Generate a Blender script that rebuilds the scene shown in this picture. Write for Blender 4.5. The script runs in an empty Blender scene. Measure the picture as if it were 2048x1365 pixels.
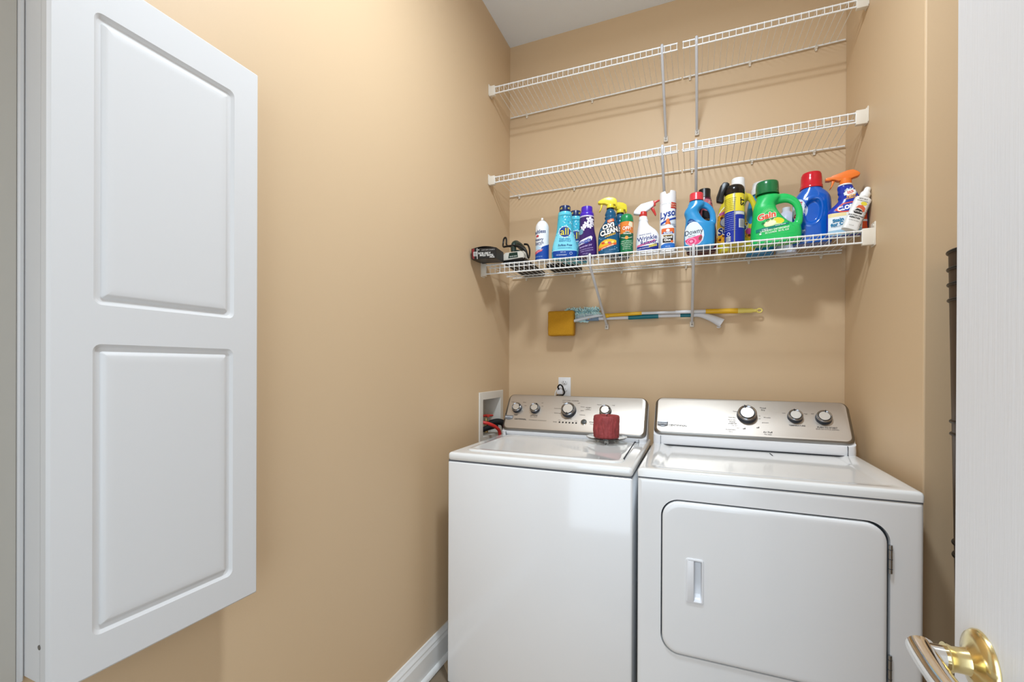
import bpy, bmesh, math, random
from math import sin, cos, pi, radians as R, atan2, sqrt, hypot
from mathutils import Vector as V, Matrix as M, noise
from mathutils.bvhtree import BVHTree
random.seed(7)
SC = bpy.context.scene
COL = SC.collection

# ------------------------------------------------------------------ camera
cam = bpy.data.cameras.new('camera'); camo = bpy.data.objects.new('camera', cam); COL.objects.link(camo)
CAM = V((0.9916, -2.3616, 1.2329))
_a, _p, _q = R(22.396), R(-0.103), R(0.221)
_fw = V((-sin(_a), cos(_a), 0)); _r = V((cos(_a), sin(_a), 0)); _u = V((0, 0, 1))
_fw, _u = _fw*cos(_p) + _u*sin(_p), _u*cos(_p) - _fw*sin(_p)
_r, _u = _r*cos(_q) + _u*sin(_q), _u*cos(_q) - _r*sin(_q)
mw = M((_r, _u, -_fw)).transposed().to_4x4(); mw.translation = CAM
camo.matrix_world = mw
cam.sensor_width = 36; cam.lens = 896.33/2048*36
cam.shift_y = (734.48 - 682.5)/2048
cam.clip_start = .02
SC.camera = camo
SC.view_settings.view_transform = 'Standard'; SC.view_settings.look = 'None'
SC.view_settings.exposure = 0.06; SC.view_settings.gamma = 1; SC.view_settings.use_curve_mapping = False

# ------------------------------------------------------------------ world + lights
w = bpy.data.worlds.new('world'); SC.world = w; w.use_nodes = True
w.node_tree.nodes['Background'].inputs[0].default_value = (.80, .87, 1, 1)
w.node_tree.nodes['Background'].inputs[1].default_value = .55
def area(name, loc, target, sx, sy, power, color, shape='RECTANGLE'):
    l = bpy.data.lights.new(name, 'AREA'); l.shape = shape; l.size = sx; l.size_y = sy
    l.energy = power; l.color = color
    o = bpy.data.objects.new(name, l); COL.objects.link(o); o.location = loc
    o.rotation_euler = (V(target) - V(loc)).to_track_quat('-Z', 'Y').to_euler()
    return o
# bulb of the flush ceiling fixture in the middle of the little room (above the frame)
lb = bpy.data.lights.new('ceiling_bulb', 'POINT'); lb.energy = 8.5; lb.color = (.80, .90, 1); lb.shadow_soft_size = .11
lo = bpy.data.objects.new('ceiling_bulb', lb); COL.objects.link(lo); lo.location = (.86, -1.42, 2.91)
ls = area('ceiling_added_disk', (.86, -1.42, 2.95), (.86, -1.42, 0), .24, .24, 29.5, (.80, .90, 1), 'DISK')   # second lamp for the fixture, added facing down to even out the walls
# daylight of the hallway arriving through the doorway the camera stands in
area('hallway_daylight', (.84, -3.2, 1.25), (.78, 0, 1.1), 1.4, 2.1, 26, (.74, .88, 1))

# ------------------------------------------------------------------ materials
_mats = {}
def srgb(h):
    if isinstance(h, str): c = [int(h[i:i+2], 16)/255 for i in (0, 2, 4)]
    else: c = [x/255 for x in h]
    return [x/12.92 if x <= .04045 else ((x+.055)/1.055)**2.4 for x in c]
def mat(name, col, rough=.5, metal=0, spec=.5, trans=0, ior=1.45, coat=0, bump=0, bscale=200, bstretch=None, cvar=0, sss=0, croughvar=0):
    if name in _mats: return _mats[name]
    m = bpy.data.materials.new(name); m.use_nodes = True; nt = m.node_tree; b = nt.nodes['Principled BSDF']
    c = srgb(col) + [1]
    b.inputs['Base Color'].default_value = c; b.inputs['Roughness'].default_value = rough
    b.inputs['Metallic'].default_value = metal; b.inputs['Specular IOR Level'].default_value = spec
    b.inputs['Transmission Weight'].default_value = trans; b.inputs['IOR'].default_value = ior
    b.inputs['Coat Weight'].default_value = coat; b.inputs['Coat Roughness'].default_value = .08
    if sss: b.inputs['Subsurface Weight'].default_value = sss; b.inputs['Subsurface Radius'].default_value = (.01, .004, .003)
    if bump or cvar or croughvar:
        tc = nt.nodes.new('ShaderNodeTexCoord'); mp = nt.nodes.new('ShaderNodeMapping')
        nt.links.new(tc.outputs['Object'], mp.inputs[0])
        if bstretch: mp.inputs['Scale'].default_value = bstretch
        n = nt.nodes.new('ShaderNodeTexNoise'); n.inputs['Scale'].default_value = bscale; n.inputs['Detail'].default_value = 4
        nt.links.new(mp.outputs[0], n.inputs['Vector'])
        if bump:
            bp = nt.nodes.new('ShaderNodeBump'); bp.inputs['Strength'].default_value = bump; bp.inputs['Distance'].default_value = .002
            nt.links.new(n.outputs['Fac'], bp.inputs['Height']); nt.links.new(bp.outputs[0], b.inputs['Normal'])
        if cvar:
            mx = nt.nodes.new('ShaderNodeMix'); mx.data_type = 'RGBA'
            mx.inputs[6].default_value = [x*(1-cvar) for x in c[:3]] + [1]; mx.inputs[7].default_value = [min(1, x*(1+cvar)) for x in c[:3]] + [1]
            nt.links.new(n.outputs['Fac'], mx.inputs[0]); nt.links.new(mx.outputs[2], b.inputs['Base Color'])
        if croughvar:
            mr = nt.nodes.new('ShaderNodeMapRange'); mr.inputs[3].default_value = rough-croughvar; mr.inputs[4].default_value = rough+croughvar
            nt.links.new(n.outputs['Fac'], mr.inputs[0]); nt.links.new(mr.outputs[0], b.inputs['Roughness'])
    _mats[name] = m; return m
def plas(col, rough=.28):
    k = col if isinstance(col, str) else '%02x%02x%02x' % tuple(col)
    return mat('plastic_%s_%d' % (k, rough*100), col, rough)
def ink(col):
    return mat('ink_' + col, col, .45, spec=.3)
PAINT = mat('tan_wall_paint', (210, 182, 146), .5, spec=.4, bump=.05, bscale=260, cvar=.012)
CEIL = mat('white_ceiling_paint', (238, 245, 253), .8, bump=.05, bscale=300)
TRIM = mat('white_trim_paint', (236, 236, 234), .35)
CABW = mat('white_thermofoil', (213, 211, 209), .5, spec=.35)
ENAM = mat('white_enamel', (241, 242, 243), .16, coat=.5)
WPL = mat('white_appliance_plastic', (236, 237, 240), .3)
STEEL = mat('brushed_steel', (200, 192, 182), .46, 1, bump=.06, bscale=30, bstretch=(1, 60, 60), croughvar=.07)
STEELD = mat('steel_edge', (150, 147, 142), .35, 1)
CHROME = mat('chrome', (225, 225, 225), .08, 1)
DARKP = mat('dark_blue_grey_plastic', (38, 46, 58), .35)
BLACKP = mat('black_plastic', (16, 16, 17), .35)
GASKET = mat('dark_gap', (60, 64, 70), .8)
SEAM = mat('grey_gap', (104, 108, 114), .8)
ENAMT = mat('white_enamel_top', (238, 239, 238), .09, coat=.6)
WIRE = mat('white_vinyl_wire', (240, 240, 238), .3)
BRACEM = mat('grey_white_steel', (205, 205, 208), .3)
BRKT = mat('off_white_plastic', (226, 217, 202), .4)
BRASS = mat('brass', (234, 214, 156), .2, 1)
NICKEL = mat('polished_nickel', (232, 228, 222), .10, 1)
BRONZE = mat('antique_bronze', (66, 51, 40), .42, .3, bump=.05, bscale=40, bstretch=(1, 1, .15))
BRONZED = mat('dark_bronze', (44, 38, 34), .35, .6)
GLASS = mat('clear_glass', (245, 250, 248), .02, trans=1, ior=1.5)
WAX = mat('red_wax', (152, 62, 63), .6, sss=.05, cvar=.5, bscale=75, bump=1, bstretch=(1, 1, .5))
def door_mat():
    return mat('white_woodgrain_door', (226, 226, 228), .4, bump=.28, bscale=16, bstretch=(14, 14, .6))
DOORW = door_mat()
def tile_mat():
    return mat('beige_tile', (172, 148, 118), .4, cvar=.12, bscale=14)

# ------------------------------------------------------------------ object helpers
def prop(o, label=None, cat=None, group=None, kind=None):
    if label: o['label'] = label
    if cat: o['category'] = cat
    if group: o['group'] = group
    if kind: o['kind'] = kind
    return o
def thing(name, label, cat, loc=(0, 0, 0), rotz=0, group=None, rot=None):
    o = bpy.data.objects.new(name, None); COL.objects.link(o); o.empty_display_size = .05
    o.location = loc; o.rotation_euler = rot if rot else (0, 0, rotz)
    return prop(o, label, cat, group)
def obj(name, bm, m, parent=None, smooth=True, kind=None, recalc=True, label=None, ang=40):
    if isinstance(bm, bpy.types.Mesh): me = bm
    else:
        if recalc: bmesh.ops.recalc_face_normals(bm, faces=bm.faces)
        me = bpy.data.meshes.new(name); bm.to_mesh(me); bm.free()
    me.materials.clear(); me.materials.append(m)
    if smooth:
        me.polygons.foreach_set('use_smooth', [True]*len(me.polygons))
        if ang: me.set_sharp_from_angle(angle=R(ang))
    o = bpy.data.objects.new(name, me); COL.objects.link(o); o.parent = parent
    if kind: o['kind'] = kind
    if label: o['label'] = label
    return o
def new(): return bmesh.new()
def box(bm, x0, x1, y0, y1, z0, z1, bev=0, seg=2):
    g = bmesh.ops.create_cube(bm, size=1, matrix=M.Translation(((x0+x1)/2, (y0+y1)/2, (z0+z1)/2)) @ M.Diagonal((abs(x1-x0), abs(y1-y0), abs(z1-z0), 1)))
    if bev:
        es = list({e for v in g['verts'] for e in v.link_edges})
        bmesh.ops.bevel(bm, geom=es, offset=bev, segments=seg, profile=.5, affect='EDGES')
    return bm
def bx(*a, **k): return box(new(), *a, **k)
def tube(bm, pts, r, seg=10, cap=True, closed=False, sy=1.0):
    pts = [V(p) for p in pts]; n = len(pts); rings = []
    rs = r if isinstance(r, (list, tuple)) else [r]*n
    up = None
    for i, p in enumerate(pts):
        if closed: t = pts[(i+1) % n] - pts[i-1]
        else: t = pts[min(i+1, n-1)] - pts[max(i-1, 0)]
        t.normalize()
        if up is None:
            up = V((0, 0, 1)) if abs(t.z) < .9 else V((0, 1, 0))
        s = t.cross(up).normalized(); up = s.cross(t).normalized()
        rings.append([bm.verts.new(p + (s*cos(2*pi*k/seg) + up*sin(2*pi*k/seg)*sy)*rs[i]) for k in range(seg)])
    for i in range(n if closed else n-1):
        a, b = rings[i], rings[(i+1) % n]
        for k in range(seg): bm.faces.new((a[k], a[(k+1) % seg], b[(k+1) % seg], b[k]))
    if cap and not closed: bm.faces.new(rings[0][::-1]); bm.faces.new(rings[-1])
    return bm
def lathe(bm, prof, seg=32, mtx=None, cap=True):
    rings = []
    for r, z in prof:
        vs = [V((max(r, 1e-5)*cos(2*pi*k/seg), max(r, 1e-5)*sin(2*pi*k/seg), z)) for k in range(seg)]
        if mtx: vs = [mtx @ v for v in vs]
        rings.append([bm.verts.new(v) for v in vs])
    for a, b in zip(rings, rings[1:]):
        for k in range(seg): bm.faces.new((a[k], a[(k+1) % seg], b[(k+1) % seg], b[k]))
    if cap: bm.faces.new(rings[0][::-1]); bm.faces.new(rings[-1])
    return bm
def curve(pts, n=8):
    """Catmull-Rom through 3-D (or n-D tuple) points"""
    P = [tuple(p) for p in pts]; P = [P[0]] + P + [P[-1]]; out = []
    for i in range(1, len(P)-2):
        p0, p1, p2, p3 = P[i-1], P[i], P[i+1], P[i+2]
        for k in range(n):
            t = k/n
            out.append(tuple(.5*(2*b + (c-a)*t + (2*a-5*b+4*c-d)*t*t + (-a+3*b-3*c+d)*t**3) for a, b, c, d in zip(p0, p1, p2, p3)))
    out.append(P[-2]); return out
def loft(bm, secs, N=40, cap=True):
    """secs: (z, a, b, cx, cy, n) superellipse sections"""
    rings = []
    for z, a, b, cx, cy, n in secs:
        ring = []
        for k in range(N):
            t = 2*pi*k/N; c, s = cos(t), sin(t)
            ring.append(bm.verts.new((cx + a*math.copysign(abs(c)**(2/n), c), cy + b*math.copysign(abs(s)**(2/n), s), z)))
        rings.append(ring)
    for a, b in zip(rings, rings[1:]):
        for k in range(N): bm.faces.new((a[k], a[(k+1) % N], b[(k+1) % N], b[k]))
    if cap: bm.faces.new(rings[0][::-1]); bm.faces.new(rings[-1])
    return bm
def secs_smooth(S, n=5):
    return curve(S, n)
def prism(bm, poly, y0, y1, bev=0, seg=2, mtx=None):
    """poly in xz extruded along y"""
    vs = [V((x, y0, z)) for x, z in poly]
    if mtx: pass
    f = bm.faces.new([bm.verts.new(v) for v in vs])
    ex = bmesh.ops.extrude_face_region(bm, geom=[f])
    nv = [v for v in ex['geom'] if isinstance(v, bmesh.types.BMVert)]
    bmesh.ops.translate(bm, verts=nv, vec=(0, y1-y0, 0))
    allv = set(nv) | set(f.verts)
    if bev:
        es = list({e for v in allv for e in v.link_edges})
        r = bmesh.ops.bevel(bm, geom=es, offset=bev, segments=seg, profile=.5, affect='EDGES')
        allv |= set(r['verts'])
    if mtx: bmesh.ops.transform(bm, matrix=mtx, verts=[v for v in allv if v.is_valid])
    return bm
def rrect(x0, x1, z0, z1, r, n=6):
    out = []
    for cx, cz, a0 in ((x1-r, z1-r, 0), (x0+r, z1-r, 90), (x0+r, z0+r, 180), (x1-r, z0+r, 270)):
        for k in range(n+1):
            a = R(a0 + 90*k/n); out.append((cx + r*cos(a), cz + r*sin(a)))
    return out
def ellipse(cx, cz, a, b, n=28, rot=0):
    return [(cx + a*cos(2*pi*k/n)*cos(rot) - b*sin(2*pi*k/n)*sin(rot), cz + a*cos(2*pi*k/n)*sin(rot) + b*sin(2*pi*k/n)*cos(rot)) for k in range(n)]
def mesh_of(bm, mods):
    """apply modifiers to a bmesh, return mesh"""
    me = bpy.data.meshes.new('tmp'); bm.to_mesh(me); bm.free()
    o = bpy.data.objects.new('tmp', me); COL.objects.link(o)
    for kind, kw in mods:
        md = o.modifiers.new(kind, kind)
        for k, v in kw.items(): setattr(md, k, v)
    dg = bpy.context.evaluated_depsgraph_get(); dg.update()
    out = bpy.data.meshes.new_from_object(o.evaluated_get(dg))
    bpy.data.objects.remove(o); bpy.data.meshes.remove(me)
    return out

# ---- flat print: polygons / lettering laid onto a surface
def text_bm(s, size, bold=0, shear=0, align='CENTER', xs=1.0, spacing=1.0):
    c = bpy.data.curves.new('t', 'FONT'); c.body = s; c.size = size; c.align_x = align; c.align_y = 'CENTER'
    c.offset = bold*size; c.shear = shear; c.resolution_u = 3; c.fill_mode = 'BOTH'; c.space_character = spacing; c.space_line = .85
    o = bpy.data.objects.new('t', c); COL.objects.link(o)
    dg = bpy.context.evaluated_depsgraph_get(); dg.update()
    me = bpy.data.meshes.new_from_object(o.evaluated_get(dg))
    bm = new(); bm.from_mesh(me)
    bpy.data.objects.remove(o); bpy.data.curves.remove(c); bpy.data.meshes.remove(me)
    for v in bm.verts: v.co.x *= xs; v.co.z = v.co.y; v.co.y = 0
    return bm
def poly_bm(polys):
    bm = new()
    for p in polys:
        vs = [bm.verts.new((x, 0, z)) for x, z in p]
        f = bm.faces.new(vs)
    bmesh.ops.triangulate(bm, faces=bm.faces)
    return bm
def cutgrid(bm, step, both=True):
    if not bm.verts: return bm
    for ax, no in ((0, (1, 0, 0)), (2, (0, 0, 1)))[:2 if both else 1]:
        lo = min(v.co[ax] for v in bm.verts); hi = max(v.co[ax] for v in bm.verts)
        k = math.floor(lo/step)+1
        while k*step < hi - 1e-6:
            co = [0, 0, 0]; co[ax] = k*step
            bmesh.ops.bisect_plane(bm, geom=bm.verts[:]+bm.edges[:]+bm.faces[:], dist=1e-7, plane_co=co, plane_no=no)
            k += 1
    return bm
class Surf:
    def __init__(s, body, phi=0.0, r=None):
        bm = new(); bm.from_mesh(body.data); s.bvh = BVHTree.FromBMesh(bm); bm.free()
        s.phi = phi; s.r = r; s.body = body; s.k = 0
        s.out = V((sin(phi), -cos(phi), 0)); s.rt = V((cos(phi), sin(phi), 0))
    def lay(s, name, bm, m, dx=0, dz=0, rot=0, step=.006, both=True, parent=None, off=None, kind=None):
        if rot:
            bmesh.ops.rotate(bm, verts=bm.verts, cent=(0, 0, 0), matrix=M.Rotation(-rot, 3, 'Y'))
        for v in bm.verts: v.co.x += dx; v.co.z += dz
        cutgrid(bm, step, both)
        s.k += 1
        off = off if off else .00025 + .00014*s.k
        dead = []
        for v in bm.verts:
            u, z = v.co.x, v.co.z
            if s.r:
                ph = s.phi + u/s.r; d = V((sin(ph), -cos(ph), 0)); o = d*.4 + V((0, 0, z))
            else:
                d = s.out; o = s.rt*u + d*.4 + V((0, 0, z))
            hit, nor, _, _ = s.bvh.ray_cast(o, -d)
            if hit is None: dead.append(v); continue
            if nor.dot(d) < 0: nor = -nor
            v.co = hit + (nor if nor.dot(d) > .25 else d)*off
        if dead: bmesh.ops.delete(bm, geom=dead, context='VERTS')
        if not bm.faces: bm.free(); return None
        o = obj(name, bm, m, parent or s.body.parent, smooth=True, recalc=False, ang=0)
        # make normals face outward
        me = o.data; 
        if sum(p.normal.dot(s.out) for p in me.polygons) < 0: me.flip_normals()
        return o
    def text(s, t, size, col, dx=0, dz=0, rot=0, bold=0.01, shear=0, xs=1, parent=None, name='lettering', step=.005, outline=None, ob=.05):
        if outline: s.lay(name + '_outline', text_bm(t, size, ob, shear, xs=xs), ink(outline), dx, dz, rot, step, False, parent)
        return s.lay(name, text_bm(t, size, bold, shear, xs=xs), ink(col), dx, dz, rot, step, False, parent)
    def patch(s, name, polys, col, dx=0, dz=0, rot=0, parent=None, step=.006, mt=None):
        return s.lay(name, poly_bm(polys), mt or ink(col), dx, dz, rot, step, True, parent)
def rect(x0, x1, z0, z1): return [(x0, z0), (x1, z0), (x1, z1), (x0, z1)]
def star(cx, cz, r, n=5, q=.4, a0=90):
    return [(cx + (r if k % 2 == 0 else r*q)*cos(R(a0 + 180*k/n)), cz + (r if k % 2 == 0 else r*q)*sin(R(a0 + 180*k/n))) for k in range(2*n)]
def face_cam(x, y, extra=0):
    d = CAM - V((x, y, 0)); return atan2(d.x, -d.y) + R(extra)

# ================================================================== ROOM
W, ZC, YR = 1.588, 3.05, -.737      # alcove width, ceiling, return wall
YF = -2.64                           # front wall with the doorway
# left wall with the hole for the recessed washer outlet box
bm = new()
HY0, HY1, HZ0, HZ1 = -.352, -.128, .872, 1.068
for y0, y1, z0, z1 in ((YF-.1, HY0, 0, ZC), (HY1, .1, 0, ZC), (HY0, HY1, 0, HZ0), (HY0, HY1, HZ1, ZC)):
    box(bm, -.12, 0, y0, y1, z0, z1)
bmesh.ops.remove_doubles(bm, verts=bm.verts, dist=1e-5)
obj('wall_left', bm, PAINT, smooth=False, kind='structure')
obj('wall_back', bx(0, W+.12, 0, .12, 0, ZC), PAINT, smooth=False, kind='structure')
obj('wall_right', bx(W, W+.12, YR, 0, 0, ZC, .004, 2), PAINT, smooth=False, kind='structure')
obj('wall_right_return', bx(W+.02, 2.6, YR+.0005, YR+.12, 0, ZC), PAINT, smooth=False, kind='structure')
obj('wall_right_side', bx(2.5, 2.62, YF, YR, 0, ZC), PAINT, smooth=False, kind='structure')
bm = new(); DX0, DX1, DZ = .30, 1.31, 2.06
box(bm, 0, DX0, YF-.12, YF, 0, ZC); box(bm, DX1, 2.6, YF-.12, YF, 0, ZC); box(bm, DX0, DX1, YF-.12, YF, DZ, ZC)
obj('wall_front', bm, PAINT, smooth=False, kind='structure')
obj('ceiling', bx(-.12, 2.62, YF-.12, .12, ZC, ZC+.1), CEIL, smooth=False, kind='structure')
# floor: diagonal square tiles with grout joints
fl = obj('floor', bx(-.12, 2.62, -4.2, .12, -.1, -.004), mat('grout', (132, 116, 96), .8), smooth=False, kind='structure')
TS = .325; tile_bm = bx(-TS/2+.003, TS/2-.003, -TS/2+.003, TS/2-.003, -.006, 0, .002, 1)
tile_me = None
for i in range(-6, 14):
    for j in range(-10, 6):
        cx = .12 + (i - j)*TS/sqrt(2); cy = -.62 + (i + j)*TS/sqrt(2)
        if not (-.02 < cx < .95 and -1.75 < cy < -.15): continue
        if tile_me is None:
            o = obj('floor_tile', tile_bm, tile_mat(), fl, smooth=False); tile_me = o.data
        else:
            o = bpy.data.objects.new('floor_tile', tile_me); COL.objects.link(o); o.parent = fl
        o.location = (cx, cy, 0); o.rotation_euler = (0, 0, pi/4)
# baseboard + shoe moulding along the left wall
bm = new()
prof = [(0, 0), (.017, 0), (.017, .093), (.013, .105), (.013, .112), (.008, .123), (.006, .131), (0, .131)]
prism(bm, prof, YF, -.01)
obj('trim_1', bx(0, .006, -2.30, -2.0078, .0, ZC-.02, .001, 1), mat('shaded_white_trim', (188, 182, 171), .6), kind='structure', smooth=False)  # white casing at the left edge, its shade mixed into the greige colour
bb = obj('baseboard_left', bm, TRIM, smooth=False, kind='structure')
bm = new()
prism(bm, [(.0172, 0)] + [(.0172 + .014*cos(R(a)), .019*sin(R(a))) for a in range(0, 91, 15)], YF, -.01)
obj('shoe_moulding', bm, TRIM, bb, ang=60)

# door standing open on the right, its lever near the free edge
DXF, DYE = 1.267, -1.690
door = bpy.data.objects.new('door_1', None); COL.objects.link(door); door.location = (DXF, DYE, 0); door['kind'] = 'structure'
door['label'] = 'white wood-grain door standing open at the right, brass lever near its edge'
obj('door_leaf', bx(0, .035, -.91, 0, .01, 2.03, .002, 1), DOORW, door)
hd = obj('door_handle', lathe(new(), [(.0335, 0), (.0335, .002), (.031, .0055), (.024, .008), (.0165, .0105), (.0135, .0125), (.0125, .017), (.0125, .024), (.0145, .028), (.015, .030), (.0, .0302)], 40, M.Translation((-.0002, -.056, .925)) @ M.Rotation(-pi/2, 4, 'Y')), BRASS, door, label='brass rose and neck')
bm = new(); lathe(bm, [(.0115, .028), (.0118, .040), (.0125, .047), (.0, .048)], 32, M.Translation((0, -.056, .925)) @ M.Rotation(-pi/2, 4, 'Y'))
pts = [(-.046, -.044, .9265), (-.0475, -.052, .9255), (-.049, -.075, .924), (-.0495, -.105, .9225), (-.048, -.135, .922), (-.044, -.158, .9225)]
P = curve(pts, 5); n = len(P)
tube(bm, P, [.0135 - .003*min(1, i/n) - (.010 if i == 0 else .004 if i == 1 else 0) for i in range(n)], 20)
obj('lever', bm, NICKEL, hd, label='polished silver lever arm')

# ================================================================== IRONING CABINET on the left wall
ic = thing('ironing_cabinet', 'tall white wall cabinet with two-panel door hung on the left wall', 'cabinet', (0, -1.827, .7246))
CH = 1.8808 - .7246; y0, y1 = -.1765, .1756
bm = new(); box(bm, .0, .060, y0+.004, y1-.030, .012, CH-.010, .002, 1)
obj('cabinet_box', bm, CABW, ic)
bm = new(); box(bm, .0003, .010, y0-.004, y0+.0035, .006, CH-.004, .002, 1)
obj('wall_flange', bm, CABW, ic)
# door slab with routed panels
def routed_door():
    bm = new(); xf = .0852; xb = .066
    def loop(pts, x): return [bm.verts.new((x, y, z)) for y, z in pts]
    def bridge(a, b):
        n = len(a)
        for k in range(n): bm.faces.new((a[k], a[(k+1) % n], b[(k+1) % n], b[k]))
    panels = [(-.1205, .1188, .6065, 1.0855), (-.1215, .1170, .0640, .5420)]
    edges = []
    outer_b = loop(rrect(y0, y1, 0, CH, .002, 2), xb); outer_m = loop(rrect(y0, y1, 0, CH, .002, 2), xf-.004)
    outer_f = loop(rrect(y0+.004, y1-.004, .004, CH-.004, .002, 2), xf)
    bridge(outer_b, outer_m); bridge(outer_m, outer_f); bm.faces.new(outer_b)
    fe = [bm.edges.get((outer_f[k], outer_f[(k+1) % len(outer_f)])) for k in range(len(outer_f))]
    allE = fe[:]
    for a, b, c, d in panels:
        prev = None
        for ins, dep, rad in ((0, 0, .012), (.0025, -.0026, .011), (.005, -.0052, .010), (.0085, -.0062, .008), (.0115, -.0060, .005), (.0125, -.0050, .003), (.0165, -.0012, .0012), (.0185, -.0004, .001), (.020, 0, .001), (.030, 0, .001)):
            L = loop(rrect(a+ins, b-ins, c+ins, d-ins, rad, 5), xf+dep)
            if prev is None: allE += [bm.edges.new((L[k], L[(k+1) % len(L)])) for k in range(len(L))]
            else: bridge(prev, L)
            prev = L
        bm.faces.new(prev)
    bmesh.ops.triangle_fill(bm, edges=allE, use_beauty=True, normal=(1, 0, 0))
    return bm
idoor = obj('door', routed_door(), CABW, ic, ang=25)
bm = new()
tube(bm, [(.063, y0+.004, .02), (.063, y0+.004, CH-.02)], .0028, 10)
obj('hinge', bm, STEELD, ic, label='slim steel piano hinge')
for z in (.075, CH-.02): obj('hinge_screw', lathe(new(), [(.0038, 0), (.0038, .0012), (.002, .0018)], 12, M.Translation((.0645, y0+.0005, z)) @ M.Rotation(pi/2, 4, 'X')), STEELD, ic)

# ================================================================== WASHER
def plane_pt(x, v, y0, z0, y1, z1, out=0):
    L = hypot(y1-y0, z1-z0); ty, tz = (y1-y0)/L, (z1-z0)/L
    return V((x, y0 + ty*v - tz*out*1, z0 + tz*v + ty*out))
def plane_mtx(x, v, y0, z0, y1, z1, out=0):
    """local: x right, y into panel, z up the panel"""
    L = hypot(y1-y0, z1-z0); ty, tz = (y1-y0)/L, (z1-z0)/L
    m = M(((1, 0, 0), (0, tz, ty), (0, -ty, tz))).to_4x4()
    m.translation = plane_pt(x, v, y0, z0, y1, z1, out); return m
def panel_text(parent, mtx, items, col):
    for t, u, v, s, b in items:
        bm = text_bm(t, s, b)
        for q in bm.verts: q.co = mtx @ V((q.co.x + u, -.0006, q.co.z + v))
        obj('lettering', bm, ink(col), parent, smooth=False, recalc=False)
def knob(parent, mtx, r, h, pointer, name='knob'):
    m2 = mtx @ M.Rotation(pi/2, 4, 'X')      # local z -> out of the panel
    k = obj(name, lathe(new(), [(r*1.06, 0), (r*1.04, h*.35), (r*.98, h*.72), (r*.96, h*.8)], 40, m2), DARKP, parent, label='dark skirted knob with bright metal cap')
    obj('knob_ring', lathe(new(), [(r*.985, h*.72), (r*.99, h*.86), (r*.95, h*.98), (r*.88, h*1.02), (r*.82, h*.985), (r*.76, h*.90)], 40, m2, cap=False), mat('dark_chrome', (165, 166, 170), .15, 1), k)
    obj('knob_cap', lathe(new(), [(r*.70, h*.86), (r*.70, h*.985), (r*.68, h*1.01), (0, h*1.01)], 40, m2), mat('satin_metal', (200, 195, 187), .40, .9), k)
    bm = new(); a = R(pointer)
    lathe(bm, [(r*.13, h*.9), (r*.13, h*1.05), (0, h*1.06)], 12, m2 @ M.Translation((cos(a)*r*.80, sin(a)*r*.80, 0)) @ M.Rotation(a, 4, 'Z') @ M.Diagonal((1.6, .75, 1, 1)))
    obj('pointer_mark', bm, BLACKP, k)
    return k
def appliance(name, label, cat, x0, x1, yf, yb, ztop, zseam):
    t = thing(name, label, cat, ((x0+x1)/2, (yf+yb)/2, 0))
    return t, M.Translation((-(x0+x1)/2, -(yf+yb)/2, 0))
def xf(bm, m): bmesh.ops.transform(bm, matrix=m, verts=bm.verts); return bm

wx0, wx1, wyf, wyb = .0993, .7973, -.8465, -.185
wz, wzs = .8985, .866
WT, wm = appliance('washing_machine', 'white top-loading washing machine at left, with four knobs and red candle on it', 'washing machine', wx0, wx1, wyf, wyb, wz, wzs)
bm = bx(wx0, wx1, wyf, wyb, .002, wzs-.002, .007, 3); obj('cabinet_body', xf(bm, wm), ENAM, WT)
bm = bx(wx0+.002, wx1-.002, wyf+.003, wyb, wzs-.004, wzs+.003); obj('seam_gap', xf(bm, wm), SEAM, WT, smooth=False)
bm = bx(wx0-.001, wx1+.001, wyf-.001, wyb, wzs-.0004, wz, .013, 5); obj('top_panel', xf(bm, wm), ENAMT, WT)
# lid: low raised lid with rounded rim and a finger slot at its right
bm = new(); lx0, lx1, ly0, ly1 = wx0+.045, wx1-.042, wyf+.058, -.352
pts = rrect(lx0, lx1, ly0, ly1, .03, 6)
def ringlid(ins, z): return [bm.verts.new((x + (ins if x < (lx0+lx1)/2 else -ins), y + (ins if y < (ly0+ly1)/2 else -ins), z)) for x, y in pts]
rs = [ringlid(0, wz-.002), ringlid(0, wz+.0025), ringlid(.004, wz+.005), ringlid(.018, wz+.005), ringlid(.026, wz+.0032)]
for a, b in zip(rs, rs[1:]):
    for k in range(len(a)): bm.faces.new((a[k], a[(k+1) % len(a)], b[(k+1) % len(b)], b[k]))
bm.faces.new(rs[-1])
obj('lid', xf(bm, wm), ENAMT, WT, ang=60)
bm = new(); 
vs = [bm.verts.new(p) for p in ((.741, -.335, wz+.0056), (.746, -.335, wz+.0056), (.7555, -.733, wz+.0056), (.7500, -.733, wz+.0056))]
bm.faces.new(vs); ex = bmesh.ops.extrude_face_region(bm, geom=bm.faces[:]); bmesh.ops.translate(bm, verts=[v for v in ex['geom'] if isinstance(v, bmesh.types.BMVert)], vec=(0, 0, -.005))
obj('lid_slot', xf(bm, wm), GASKET, WT, smooth=False)
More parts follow.
